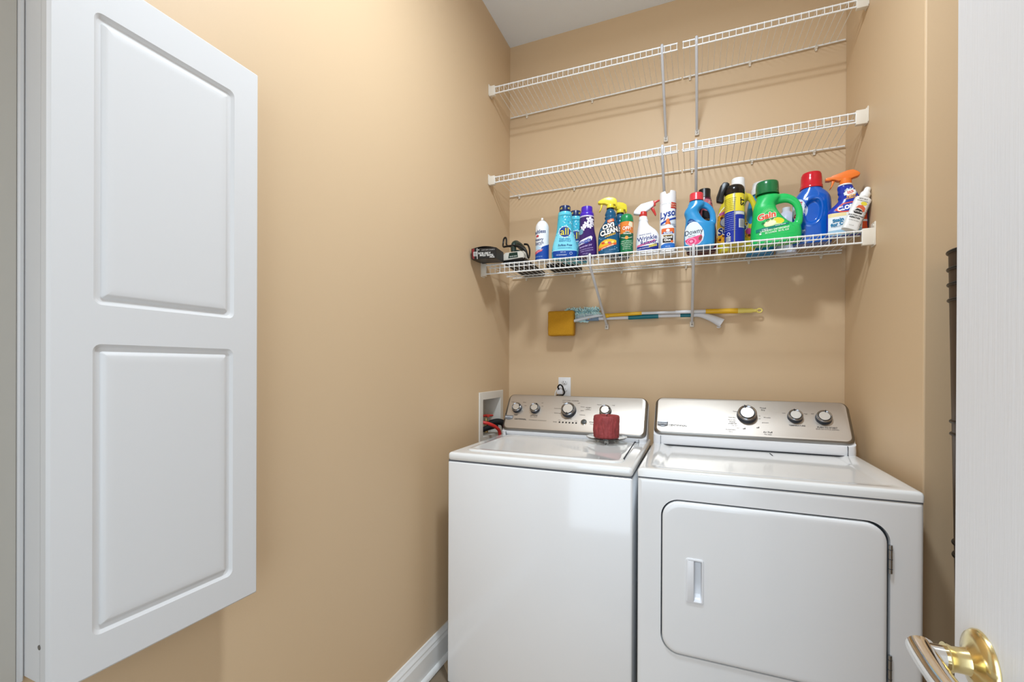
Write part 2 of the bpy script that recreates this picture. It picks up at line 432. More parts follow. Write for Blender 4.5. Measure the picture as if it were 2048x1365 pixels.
def console(T, tm, x0, x1, yb, pl, zbase, xs=.006, name='console'):
    (py0, pz0, py1, pz1) = pl
    bm = new()
    prof = [(py0-.006, zbase), (py0-.010, zbase+.016), (py0-.006, pz0-.002), (py0+.004, pz0+.003), (py1-.001, pz1-.004), (py1+.006, pz1-.001), (py1+.022, pz1-.003), (py1+.032, pz1-.016), (py1+.034, zbase)]
    secs = []
    def ring(x, ins):
        cy = sum(p[0] for p in prof)/len(prof); cz = zbase+.07
        return [bm.verts.new((x, y + (cy-y)*ins, z + ((cz-z)*ins if z > zbase+.02 else 0))) for y, z in prof]
    R_ = [ring(x0, .22), ring(x0+.004, .12), ring(x0+.012, .05), ring(x0+.026, 0), ring(x1-.026, 0), ring(x1-.012, .05), ring(x1-.004, .12), ring(x1, .22)]
    for a, b in zip(R_, R_[1:]):
        for k in range(len(a)): bm.faces.new((a[k], a[(k+1) % len(a)], b[(k+1) % len(b)], b[k]))
    bm.faces.new(R_[0]); bm.faces.new(R_[-1])
    c = obj(name, xf(bm, tm), WPL, T, ang=35, label='white console housing')
    # steel fascia with rounded corners wrapping over the front
    L = hypot(py1-py0, pz1-pz0)
    m = plane_mtx(0, 0, *pl)
    bm = new()
    def fl(ins, out, r, lo=0): return [bm.verts.new(tm @ (m @ V((x, -out, z)))) for x, z in rrect(x0+xs+ins, x1-xs-ins, .004+ins*.9, L+.005-ins*.35, r, 8)]
    rr = [fl(0, -.006, .030), fl(.001, .002, .030), fl(.006, .0085, .026), fl(.012, .0105, .022), fl(.016, .0110, .020)]
    f = obj('control_panel', bm_bridge(bm, rr[:4]), STEELD, T, ang=60)
    bm = new(); a = fl(.012, .0105, .022); b = fl(.0145, .0110, .020)
    for k in range(len(a)): bm.faces.new((a[k], a[(k+1) % len(a)], b[(k+1) % len(b)], b[k]))
    bm.faces.new(b)
    obj('steel_fascia', bm, STEEL, f, ang=60)
    bm = xf(bx(x0+.030, x0+.0315, py0-.0115, py0-.004, zbase+.001, pz0+.001), tm); box_r = xf(bx(x1-.0315, x1-.030, py0-.0115, py0-.004, zbase+.001, pz0+.001), tm)
    obj('seam', bm, GASKET, c, smooth=False); obj('seam', box_r, GASKET, c, smooth=False)
    bm = xf(bx(x0+.03, x1-.03, py0-.0095, py0-.004, zbase-.001, zbase+.0016), tm); obj('seam', bm, GASKET, c, smooth=False)
    return c, f, m
def bm_bridge(bm, rr):
    for v in list(bm.verts):
        pass
    keep = set(sum(rr, []))
    for v in list(bm.verts):
        if v not in keep: bm.verts.remove(v)
    for a, b in zip(rr, rr[1:]):
        for k in range(len(a)): bm.faces.new((a[k], a[(k+1) % len(a)], b[(k+1) % len(b)], b[k]))
    return bm
WPLN = (-.325, .912, -.215, 1.080)
wc, wf, _m = console(WT, wm, .095, .789, wyb, WPLN, wz-.001, .001)
WM = lambda u, v, out=.011: wm @ plane_mtx(u, v, WPLN[0], WPLN[1], WPLN[2], WPLN[3], out)
DV = -.008
knob(WT, WM(.158, .131+DV), .0245, .020, 25)
knob(WT, WM(.2535, .132+DV), .0245, .020, 65)
knob(WT, WM(.4255, .129+DV), .0345, .026, -95)
knob(WT, WM(.600, .134+DV), .0265, .020, 20)
bm = new(); lathe(bm, [(.0125, 0), (.0125, .003), (.0105, .0045), (0, .0045)], 28, WM(.5054, .0645) @ M.Rotation(pi/2, 4, 'X')); b_ = obj('start_button', bm, mat('grey_button', (74, 78, 76), .4), WT)
bm = new(); lathe(bm, [(.0148, 0), (.0148, .0022), (.0126, .003)], 28, WM(.5054, .0645) @ M.Rotation(pi/2, 4, 'X'), cap=False); obj('button_ring', bm, CHROME, b_)
for k in range(6):
    bm = new(); box(bm, -.0038, .0038, -.0008, .001, -.0038, .0038, .0006, 1); xf(bm, WM(.3887 + .0162*k, .0585))
    obj('indicator_light', bm, BLACKP, WT, smooth=False)
def badge(T, mx, f):
    s = 1
    poly = [(-.0215, .0105), (.0215, .0105), (.0215, -.0085), (.012, -.0125), (0, -.0155), (-.012, -.0125), (-.0215, -.0085)]
    bm = prism(new(), poly, -.0016, .0002, .0006, 1); xf(bm, mx); b = obj('badge', bm, mat('pewter_badge', (112, 116, 122), .5, .1), T, ang=60)
    bm = new(); fr = [(-.0185, .008), (.0185, .008), (.0185, -.0065), (.0105, -.010), (0, -.0125), (-.0105, -.010), (-.0185, -.0065)]
    tube(bm, [(x, -.0019, z) for x, z in fr], .0007, 6, closed=True); xf(bm, mx); obj('badge_rim', bm, CHROME, b)
    bm = text_bm('MAYTAG', .0092, .015)
    for q in bm.verts: q.co = mx @ V((q.co.x, -.0021, q.co.z))
    obj('lettering', bm, ink('e8e8ea'), b, smooth=False, recalc=False)
badge(WT, WM(.1245, .080+DV), wf)
m0 = WM(0, 0)
panel_text(wf, m0, [('CENTENNIAL', .187, .0635, .0105, .02)], '2c2c2e')
panel_text(wf, m0, [('COMMERCIAL TECHNOLOGY', .278, .062, .0068, .0)], '6b6259')
panel_text(wf, m0, [('TEMP', .158, .0855, .0088, .03), ('OPTIONS', .2535, .0865, .0088, .03), ('Fabric softener', .2535, .0785, .006, 0),
    ('COTTONS / NORMAL', .426, .176, .0085, .0), ('Heavy', .395, .166, .007, 0), ('Light', .468, .165, .007, 0), ('Whites', .489, .145, .007, 0), ('Bulky', .490, .125, .007, 0),
    ('Delicates', .493, .102, .007, 0), ('PowerWash', .369, .131, .0075, 0), ('Quick wash', .372, .106, .0075, 0), ('Rinse & Spin', .428, .0785, .0075, 0),
    ('SENSE', .366, .0585, .007, 0), ('Wash', .388, .0690, .0055, 0), ('Done', .468, .0680, .0055, 0), ('START', .545, .066, .0095, .02), ('PAUSE', .545, .0565, .007, 0),
    ('Hot', .198, .140, .007, 0), ('Warm', .190, .158, .007, 0), ('Cold', .126, .158, .007, 0), ('On', .288, .140, .007, 0), ('Off', .284, .158, .007, 0),
    ('Medium', .567, .160, .007, 0), ('Large', .633, .160, .007, 0)], '55483c')
bm = new(); tube(bm, [WM(.5165 + dx, .137 + dz, .0112).translation for dx, dz in ((-.0135, -.006), (.0135, -.006), (.0135, .007), (-.0135, .007))], .0006, 5, closed=True); obj('printed_frame', bm, ink('6b5c4c'), wf)
panel_text(wf, m0, [('WATER', .5165, .1405, .006, 0), ('LEVEL', .5165, .1340, .006, 0)], '55483c')

# ================================================================== DRYER
dx0, dx1, dyf, dyb = .8148, 1.5519, -.8475, -.175
dz, dzs = .9015, .8735
DT, dm = appliance('clothes_dryer', 'white front-loading dryer at right, with hinged door and three knobs', 'dryer', dx0, dx1, dyf, dyb, dz, dzs)
# body with an opening for the door
bm = new()
def lp(pts, y): return [bm.verts.new((x, y, z)) for x, z in pts]
OX0, OX1, OZ0, OZ1 = .8875, 1.4800, .3195, .8115
ob = lp(rrect(dx0, dx1, .02, dzs-.002, .004, 3), dyb); om = lp(rrect(dx0, dx1, .02, dzs-.002, .004, 3), dyf+.008); om2 = lp(rrect(dx0+.0024, dx1-.0024, .0224, dzs-.0044, .004, 3), dyf+.0024); of0 = lp(rrect(dx0+.008, dx1-.008, .028, dzs-.008, .004, 3), dyf); of = lp(rrect(dx0+.016, dx1-.016, .036, dzs-.016, .004, 3), dyf)
for a, b in ((ob, om), (om, om2), (om2, of0), (of0, of)):
    for k in range(len(a)): bm.faces.new((a[k], a[(k+1) % len(a)], b[(k+1) % len(b)], b[k]))
bm.faces.new(ob)
h0 = lp(rrect(OX0, OX1, OZ0, OZ1, .056, 10), dyf); h1 = lp(rrect(OX0+.001, OX1-.001, OZ0+.001, OZ1-.001, .056, 10), dyf+.016)
E_ = [bm.edges.get((of[k], of[(k+1) % len(of)])) for k in range(len(of))] + [bm.edges.new((h0[k], h0[(k+1) % len(h0)])) for k in range(len(h0))]
for k in range(len(h0)): bm.faces.new((h0[k], h0[(k+1) % len(h0)], h1[(k+1) % len(h1)], h1[k]))
bmesh.ops.triangle_fill(bm, edges=E_, use_beauty=True, normal=(0, -1, 0))
obj('cabinet_body', xf(bm, dm), ENAM, DT, ang=50)
bm = new(); bm.faces.new(lp(rrect(OX0-.002, OX1+.002, OZ0-.002, OZ1+.002, .056, 10), dyf+.0155)); obj('door_gasket', xf(bm, dm), GASKET, DT, smooth=False)
# door: slightly crowned skin with rolled edge, opening for the handle pocket
bm = new(); gx = .0042
hx0, hx1, hz0, hz1 = .9625, 1.0150, .4950, .6345
rr = []
for ins, y, r in ((0, dyf+.013, .053), (0, dyf+.002, .053), (.0012, dyf-.0025, .052), (.004, dyf-.005, .050), (.010, dyf-.0062, .046), (.018, dyf-.0062, .040)):
    rr.append(lp(rrect(OX0+.0040+ins, OX1-.0075-ins, OZ0+.004+ins, OZ1-.0052-ins, r, 10), y))
for a, b in zip(rr, rr[1:]):
    for k in range(len(a)): bm.faces.new((a[k], a[(k+1) % len(a)], b[(k+1) % len(b)], b[k]))
hl = lp(rrect(hx0+.002, hx1-.002, hz0+.002, hz1-.002, .006, 4), dyf-.0062)
E_ = [bm.edges.get((rr[-1][k], rr[-1][(k+1) % len(rr[-1])])) for k in range(len(rr[-1]))] + [bm.edges.new((hl[k], hl[(k+1) % len(hl)])) for k in range(len(hl))]
bmesh.ops.triangle_fill(bm, edges=E_, use_beauty=True, normal=(0, -1, 0))
dd = obj('door', xf(bm, dm), ENAM, DT, ang=60)
# handle: bezel + pocket + grip lip
bm = new(); yy = dyf-.0062
rr = [lp(rrect(hx0, hx1, hz0, hz1, .007, 5), yy+.0006), lp(rrect(hx0+.0006, hx1-.0006, hz0+.0006, hz1-.0006, .0065, 5), yy-.0022), lp(rrect(hx0+.0025, hx1-.0025, hz0+.0025, hz1-.0025, .005, 5), yy-.0030),
      lp(rrect(hx0+.0055, hx1-.0055, hz0+.0060, hz1-.0060, .004, 5), yy-.0030), lp(rrect(hx0+.0075, hx1-.0075, hz0+.010, hz1-.012, .004, 5), yy+.010), lp(rrect(hx0+.0095, hx1-.0095, hz0+.022, hz1-.018, .003, 5), yy+.019)]
for a, b in zip(rr, rr[1:]):
    for k in range(len(a)): bm.faces.new((a[k], a[(k+1) % len(a)], b[(k+1) % len(b)], b[k]))
bm.faces.new(rr[-1])
hh = obj('handle', xf(bm, dm), WPL, dd, ang=50)
bm = new(); box(bm, hx0+.005, hx0+.0235, yy-.0035, yy-.0005, hz0+.005, hz1-.007, .0008, 2); 
obj('handle_grip', xf(bm, dm), WPL, dd)
for zc in (.714, .415):
    h = obj('hinge', xf(tube(new(), [(1.4788, dyf-.003, zc-.0385), (1.4788, dyf-.003, zc+.0385)], .0044, 14), dm), mat('zinc_hinge', (176, 178, 180), .25, 1), DT, label='steel barrel hinge')
    for k in (-1, 0, 1): obj('hinge_joint', xf(tube(new(), [(1.4788, dyf-.003, zc+k*.026-.0008), (1.4788, dyf-.003, zc+k*.026+.0008)], .0047, 14), dm), GASKET, h)
bm = bx(dx0+.002, dx1-.002, dyf+.003, dyb, dzs-.005, dzs+.003); obj('seam_gap', xf(bm, dm), SEAM, DT, smooth=False)
bm = bx(dx0+.03, dx1-.03, dyf+.03, dyb-.02, 0, .022); obj('base_frame', xf(bm, dm), BLACKP, DT, smooth=False)
# dished top
bm = new()
def tp(ins, z, r=.012, yb=dyb): return [bm.verts.new((x, y, z)) for x, y in rrect(dx0-.001+ins, dx1+.001-ins, dyf-.001+ins, yb - ins*.3, r, 5)]
rr = [tp(0, dzs+.001, .008), tp(0, dz-.010, .008), tp(.0022, dz-.0035, .009), tp(.006, dz-.0008, .012), tp(.012, dz, .014), tp(.046, dz, .03), tp(.062, dz-.0052, .03), tp(.072, dz-.006, .03)]
for a, b in zip(rr, rr[1:]):
    for k in range(len(a)): bm.faces.new((a[k], a[(k+1) % len(a)], b[(k+1) % len(b)], b[k]))
bm.faces.new(rr[-1]); bm.faces.new(rr[0])
obj('top_panel', xf(bm, dm), ENAMT, DT, ang=60)
bm = new(); bm.faces.new([bm.verts.new(p) for p in ((1.255, -.355, dz-.0052), (1.259, -.355, dz-.0052), (1.2620, -.412, dz-.0052), (1.2585, -.412, dz-.0052))]); obj('lint_door_seam', xf(bm, dm), GASKET, DT, smooth=False)
DPLN = (-.325, .936, -.215, 1.085)
dc, df, _m = console(DT, dm, .8185, 1.5465, dyb, DPLN, dz-.002, .001)
DM = lambda u, v, out=.011: dm @ plane_mtx(u, v, DPLN[0], DPLN[1], DPLN[2], DPLN[3], out)
knob(DT, DM(1.185, .110), .0360, .027, 105)
knob(DT, DM(1.357, .112), .0262, .021, 98)
knob(DT, DM(1.453, .111), .0270, .021, 75)
badge(DT, DM(.8555, .052), df)
m0 = DM(0, 0)
panel_text(df, m0, [('CENTENNIAL', .918, .0465, .0125, .03)], '2c2c2e')
panel_text(df, m0, [('COMMERCIAL TECHNOLOGY', 1.010, .0450, .0068, 0)], '8a857e')
panel_text(df, m0, [('Timed', 1.246, .149, .009, .015), ('Dry', 1.246, .139, .009, .015), ('Automatic', 1.122, .040, .009, .015), ('Dry', 1.122, .030, .009, .015), ('Air Fluff', 1.256, .036, .010, .02), ('No heat', 1.256, .0265, .008, 0),
    ('off', 1.222, .055, .010, .03), ('off', 1.172, .047, .010, .03), ('Very dry', 1.128, .098, .0075, 0), ('More dry', 1.128, .086, .0075, 0), ('Energy', 1.130, .077, .008, .02), ('preferred', 1.130, .069, .008, .02), ('Less dry', 1.136, .060, .0075, 0),
    ('Damp', 1.142, .128, .007, 0), ('Wrinkle', 1.258, .104, .0075, 0), ('prevent', 1.250, .080, .0075, 0), ('Cool', 1.148, .049, .007, 0), ('70', 1.231, .110, .007, 0), ('60', 1.231, .097, .007, 0), ('50', 1.172, .154, .007, 0), ('40', 1.192, .160, .007, 0),
    ('Low', 1.320, .129, .007, 0), ('High', 1.395, .129, .007, 0), ('TEMPERATURE', 1.360, .073, .0085, .02), ('PUSH TO START', 1.460, .070, .009, .025), ('END OF CYCLE SIGNAL', 1.460, .062, .0072, 0), ('Off', 1.418, .130, .007, 0)], '4a4642')

# ================================================================== WIRE SHELVES
def shelf(label, xf0, xf1, xr0, xr1, yfr, zfl, zfr, zrl, zrr, lipz, group, nw, ends, braces, clips, mids=(-.232,), deepend=False, x_first=None):
    S = thing('wire_shelf', label, 'shelf', ((xf0+xf1)/2, 0, (zfl+zfr)/2), 0, group)
    T0 = M.Translation((-(xf0+xf1)/2, 0, -(zfl+zfr)/2))
    fz = lambda x: zfl + (zfr-zfl)*(x-xf0)/(xf1-xf0)
    rz = lambda x: zrl + (zrr-zrl)*(x-xr0)/(xr1-xr0)
    lz = lambda x: lipz[0] + (lipz[1]-lipz[0])*(x-xf0)/(xf1-xf0)
    yr = -.010; rr = .0034
    obj('front_rail', xf(tube(new(), [(xf0, yfr, fz(xf0)), (xf1, yfr, fz(xf1))], rr, 10), T0), WIRE, S)
    obj('lip_rail', xf(tube(new(), [(xf0, yfr, lz(xf0)), (xf1, yfr, lz(xf1))], rr, 10), T0), WIRE, S)
    obj('rear_rail', xf(tube(new(), [(xr0, yr, rz(xr0)), (xr1, yr, rz(xr1))], rr, 10), T0), WIRE, S)
    for ym in mids:
        k = (ym-yr)/(yfr-yr)
        obj('middle_rail', xf(tube(new(), [(x, ym, rz(x)*(1-k)+fz(x)*k - .0042) for x in (xf0-.004, xf1+.004)], rr*.85, 8), T0), WIRE, S)
    step = (xf1-xf0-.006)/(nw-1)
    for i in range(nw):
        x = xf0 + .003 + step*i
        bm = tube(new(), [(x, yfr-.0033, lz(x)-.002), (x, yfr-.0036, fz(x)-.002), (x, yfr-.0015, fz(x)+.0032), (x, yfr+.006, fz(x)+.0036), (x, yr-.004, rz(x)+.0036), (x, yr, rz(x)+.0030)], .00135, 6)
        obj('wire', xf(bm, T0), WIRE, S)
    for side in ends:
        xw = 0 if side < 0 else W; xi = xf0 if side < 0 else xf1
        z0 = fz(xi); l0 = lz(xi)
        big = deepend
        bm = new()
        a, b = sorted((xw + (.0 if side < 0 else -.0), xi + (.0035 if side < 0 else -.0035)))
        box(bm, a, b, yfr-.006, yfr+.012, l0-.010, z0+.0085, .0022, 2)
        fa, fb = sorted((xw, xw - side*.0045))
        ex = .03 if big else .016
        box(bm, fa, fb, yfr-.012, yfr+.030, l0-ex*.45, z0+ex, .0015, 1)
        b_ = obj('end_bracket', xf(bm, T0), BRKT, S, label='off-white plastic wall bracket')
        bm = new()
        for zz in ((z0+ex*.62), ) + ((l0-.005,) if big else ()): lathe(bm, [(.0045, 0), (.004, .002), (0, .0024)], 12, M.Translation((xw - side*.0045, yfr+.002, zz)) @ M.Rotation(-side*pi/2, 4, 'Y'))
        obj('bracket_screw', xf(bm, T0), BRKT, b_)
    for (xa, xb, zb) in braces:
        za = fz(xa); d = V((xb-xa, -yfr, zb-za))
        P = [V((xa, yfr-.006, za+.003)), V((xa, yfr-.006, lz(xa)+.006))]
        Q = V((xb, -.010, zb+.012))
        bm = new()
        tube(bm, [(xa, yfr-.001, za+.006), (xa, yfr-.0055, za+.002), (xa, yfr-.006, za-.012), (xa, yfr+.004, lz(xa)-.004), tuple(V((xa, yfr+.004, lz(xa)-.004)).lerp(Q, .5)), tuple(Q)], .0064, 12)
        b_ = obj('support_brace', xf(bm, T0), BRACEM, S, label='grey steel diagonal support brace')
        bm = new(); box(bm, xb-.010, xb+.010, -.012, -.001, zb-.012, zb+.016, .003, 2); 
        obj('brace_foot', xf(bm, T0), mat('clear_plastic_foot', (214, 206, 194), .2), b_)
        bm = lathe(new(), [(.0042, 0), (.0042, .002), (.0025, .003), (0, .003)], 14, M.Translation((xb, -.012, zb)) @ M.Rotation(pi/2, 4, 'X')); obj('foot_screw', xf(bm, T0), STEELD, b_)
    for xc in clips:
        z = rz(xc); bm = new()
        lathe(bm, [(.0075, 0), (.0075, .007), (.006, .012), (0, .012)], 16, M.Translation((xc, 0, z-.003)) @ M.Rotation(pi/2, 4, 'X'))
        tube(bm, [(xc-.006, -.010, z), (xc+.006, -.010, z)], .0056, 12)
        box(bm, xc-.0045, xc+.0045, -.008, 0, z-.018, z-.004, .0015, 1)
        obj('wall_clip', xf(bm, T0), BRKT, S, label='off-white plastic wall clip')
    return S
F1 = lambda x: 2.6595 + (2.6359-2.6595)*(x-.0293)/(1.5532-.0293)
R1 = lambda x: 2.6418 + (2.6584-2.6418)*(x-.0083)/(1.5827-.0083)
L1 = lambda x: 2.6275 + (2.6115-2.6275)*(x-.0293)/(1.5532-.0293)
F2 = lambda x: 2.1986 + (2.2052-2.1986)*(x-.0312)/(1.5527-.0312)
R2 = lambda x: 2.1961 + (2.1957-2.1961)*(x-.0062)/(1.5822-.0062)
L2 = lambda x: 2.1715 + (2.1690-2.1715)*(x-.0312)/(1.5521-.0312)
GS = 'white wire shelves on the alcove back wall'
shelf('empty left half of the topmost white wire shelf', .0293, .9085, .0083, .9165, -.277, F1(.0293), F1(.9085), R1(.0083), R1(.9165), (L1(.0293), L1(.9085)), GS, 35, (-1,), [(.844, .8452, 2.364)], (.1045, .474), ())
shelf('empty right half of the topmost white wire shelf', .9285, 1.5532, .9245, 1.5827, -.277, F1(.9285), F1(1.5532), R1(.9245), R1(1.5827), (L1(.9285), L1(1.5532)), GS, 25, (1,), [(.985, .9882, 2.369)], (.9555, 1.2151, 1.4767), ())
shelf('empty left half of the middle white wire shelf', .0312, .9105, .0062, .9175, -.277, F2(.0312), F2(.9105), R2(.0062), R2(.9175), (L2(.0312), L2(.9105)), GS, 35, (-1,), [(.8475, .8475, 1.905)], (.0612, .3786))
shelf('empty right half of the middle white wire shelf', .9305, 1.5527, .9255, 1.5822, -.277, F2(.9305), F2(1.5527), R2(.9255), R2(1.5822), (L2(.9305), L2(1.5527)), GS, 25, (1,), [(.985, .9865, 1.91)], (.9664, 1.2253, 1.4712))
ZS = 1.7325
shelf('long lowest white wire shelf loaded with laundry bottles', .021, 1.5525, .027, 1.5723, -.356, ZS, ZS, ZS-.002, ZS, (1.6890, 1.6895), GS, 61, (-1, 1), [(.5439, .5561, 1.439), (.9773, .9695, 1.439)], (.1053, .3832, .6311, .9411, 1.2149, 1.4993), (-.082, -.305), True)
DECK = ZS + .0053

# ================================================================== THINGS ON THE LOWEST SHELF
GB = 'laundry and cleaning products on the lowest wire shelf'
def stand(name, label, cat, x, y, extra=0, z=None, group=GB):
    return thing(name, label, cat, (x, y, (DECK if z is None else z)), face_cam(x, y, extra), group)
def cyl(name, t, r, prof, m, seg=44, label=None): return obj(name, lathe(new(), prof, seg), m, t, ang=35, label=label)

# --- spray starch can
t = stand('aerosol_can', 'white and blue starch spray can with red star, without its cap', 'spray can', .302, -.314, 0)
r = .0325
b = cyl('can_body', t, r, [(.028, 0), (.0315, .002), (r, .004), (r, .160), (.0318, .1635), (.030, .170), (.026, .179), (.020, .187), (.014, .192), (.0125, .1925)], plas('eef0f3', .22))
cyl('valve_cup', t, r, [(.0125, .190), (.013, .1945), (.0105, .1955), (.0045, .1945), (.0045, .196)], CHROME)
cyl('spray_nozzle', t, r, [(.0055, .195), (.0055, .204), (.0048, .2075), (0, .208)], plas('f2f2f2'))
s = Surf(b, R(-29), r)
s.patch('label_blue', [[(-.09, .0), (.09, .0), (.09, .085), (.050, .071), (.018, .058), (.008, .046), (-.01, .036), (-.09, .034)]], '1c4aa0', 0, .004)
s.patch('label_swoosh', [[(-.05, .028), (-.01, .035), (.02, .045), (.022, .034), (-.01, .023), (-.05, .017)]], 'e04a62', -.005, .008)
s.text('Faultless', .0245, '16386f', -.002, .134, R(4), .02, xs=.86)
s.patch('label_star', [star(0, 0, .0095)], 'c8323a', -.008, .115, R(8))
s.text('Heavy\nStarch', .0195, '24386a', -.002, .089, R(3), .012)
s.text('CRISP FINISH', .006, '30508a', -.002, .071)
s.text('FRESH SCENT', .0062, 'f4d8dc', .004, .0425, R(24))
s.patch('label_shirt', [[(-.014, .0), (-.004, .012), (.006, .004), (.018, -.002), (.016, -.012), (-.014, -.010)]], 'b9d3e6', -.004, .060)
s.text('NET WT 20 OZ', .0065, '9cc0ea', -.004, .016)

# --- light blue detergent bottles (two alike, one behind the other)
def pale_bottle(label, x, y, extra):
    t = stand('detergent_bottle', label, 'bottle', x, y, extra)
    S = secs_smooth([(0, .056, .031, 0, 0, 3), (.006, .0605, .035, 0, 0, 3), (.035, .0615, .036, 0, 0, 2.8), (.07, .056, .035, 0, 0, 2.6), (.105, .046, .033, 0, 0, 2.4), (.14, .0385, .031, 0, 0, 2.2), (.175, .0355, .030, 0, 0, 2.1), (.196, .0335, .0295, 0, 0, 2), (.203, .0335, .030, 0, 0, 2)], 5)
    b = obj('bottle_body', loft(new(), S), mat('cyan_plastic', (72, 190, 214), .22), t, ang=50)
    obj('bottle_collar', lathe(new(), [(.0325, .2028), (.0328, .205), (.0328, .214), (.031, .220), (.026, .2225)], 40), mat('cyan_translucent', (98, 205, 226), .15), t)
    c = obj('cap', lathe(new(), [(.0262, .2215), (.0262, .2465), (.0252, .2495), (.0235, .2500), (.022, .2465), (0, .2465)], 48), plas('152a5c'), t)
    return t, b, c
def pale_labels(t, b, c):
    s = Surf(b)
    s.patch('label_panel', [[(-.056, .034), (.056, .034), (.056, .060), (.047, .092), (.040, .118), (.020, .130), (0, .134), (-.020, .130), (-.040, .118), (-.047, .092), (-.056, .060)]], '7fd6e8')
    rnd = random.Random(3)
    for k in range(26): s.k = 1; s.patch('label_bubble', [ellipse(0, 0, .0022 + .0018*rnd.random(), .0022 + .0015*rnd.random(), 10)], ('a8e4f0', '2f9fc4')[k % 2], rnd.uniform(-.030, .030), rnd.uniform(.135, .196))
    s.k = 2
    s.patch('label_band', [rect(-.07, .07, .001, .034)], '16459a')
    s.patch('label_band_line', [rect(-.07, .07, .034, .036)], 'bfe9f2')
    s.patch('label_burst', [star(0, 0, .030, 14, .86)], 'dff4fa', 0, .1225)
    s.patch('label_oval', [ellipse(0, 0, .0255, .0245)], '17408f', 0, .1225)
    s.text('all', .047, 'f7e04a', -.001, .1225, 0, .0, xs=1.0, outline='10234e', ob=.035)
    s.text('fresh clean', .0115, '1d6fa8', 0, .0895)
    s.text('ESSENTIALS', .0105, '1d6fa8', 0, .0795)
    s.text('Sulfate Free', .0135, '14427e', 0, .0595, 0, .015, .2)
    s.text('CLEAN RINSING HE FORMULA', .0048, '2a6f9c', 0, .047)
    s.text('88 FL OZ', .006, 'dbe9f8', -.008, .027); s.text('HE DETERGENT', .0068, 'dbe9f8', -.015, .014)
    s.patch('label_seal', [ellipse(0, 0, .0062, .0062)], 'dbe9f8', .028, .021); s.patch('label_seal_face', [ellipse(0, 0, .0050, .0050)], '16459a', .028, .021)
    s2 = Surf(c, 0, .0262)
    s2.text('all', .0135, 'e8d25a', -.019, .2365, 0, .02); s2.text('all', .0135, 'e8d25a', .019, .2365, 0, .02)
t1, b1, c1 = pale_bottle('nearer of two pale blue detergent bottles with navy cap, its blue oval showing fully', .4125, -.306, 0)
pale_labels(t1, b1, c1)
t2, b2, c2 = pale_bottle('second pale blue detergent bottle with navy cap, half hidden behind its twin', .442, -.222, 4)
pale_labels(t2, b2, c2)

# --- purple softener
t = stand('softener_bottle', 'dark purple fabric softener bottle with violet cap and white blossoms', 'bottle', .5215, -.315, -6)
S = secs_smooth([(0, .036, .027, .003, 0, 2.6), (.005, .0415, .031, .003, 0, 2.6), (.05, .0425, .032, .002, 0, 2.5), (.085, .0405, .031, .001, 0, 2.4), (.115, .0360, .030, -.001, 0, 2.3), (.145, .0335, .029, -.002, 0, 2.2), (.17, .0335, .029, -.002, 0, 2.1), (.180, .0325, .029, -.002, 0, 2)], 5)
b = obj('bottle_body', loft(new(), S), plas('3b2266', .2), t, ang=50)
obj('neck_ring', lathe(new(), [(.0305, .178), (.0325, .180), (.0325, .184), (.031, .186)], 40, M.Translation((-.002, 0, 0))), plas('cfc6e6'), t)
obj('cap', lathe(new(), [(.0318, .1845), (.0322, .190), (.0318, .198), (.0285, .203), (.0262, .204), (.0255, .2265), (.0245, .2295), (.0225, .230), (0, .2285)], 48, M.Translation((-.002, 0, 0))), plas('4a22b8', .3), t)
s = Surf(b)
def blossom(s, x, z, r_, rot):
    s.k = 1
    for q in range(5):
        a = R(rot + 72*q); s.k = 1 + q % 2
        s.patch('label_petal', [ellipse(r_*.62*cos(a), r_*.62*sin(a), r_*.52, r_*.34, 14, a)], 'e9e4ec', x, z)
    s.k = 4; s.patch('label_blossom_heart', [ellipse(0, 0, r_*.2, r_*.2, 10)], 'b9a4c8', x, z)
for x, z, r_, ro in ((.014, .164, .015, 10), (-.003, .142, .014, 40), (-.016, .128, .012, 0), (.014, .136, .012, 70), (.024, .150, .010, 20)): blossom(s, x, z, r_, ro)
s.patch('label_drop', [ellipse(0, 0, .011, .013)], '6f9fb4', -.026, .111)
s.k = 4
s.patch('label_flag', [[(-.050, .061), (-.034, .068), (.020, .090), (.026, .084), (.023, .070), (.018, .066), (-.050, .043)]], 'eef0f6')
s.text('Snuggle', .0235, '1d3f9c', -.009, .0665, R(15), .035, .15, xs=.82)
s.text('lavender joy', .0115, 'c9b8ea', -.004, .0445, R(13), .01, .2)
s.text('NOURISHES & SOFTENS', .0055, 'b9a8de', 0, .031, R(9)); s.text('FABRIC CONDITIONER', .0055, 'b9a8de', .002, .022, R(7)); s.text('50 FL OZ', .0055, 'b9a8de', -.006, .009, R(4))

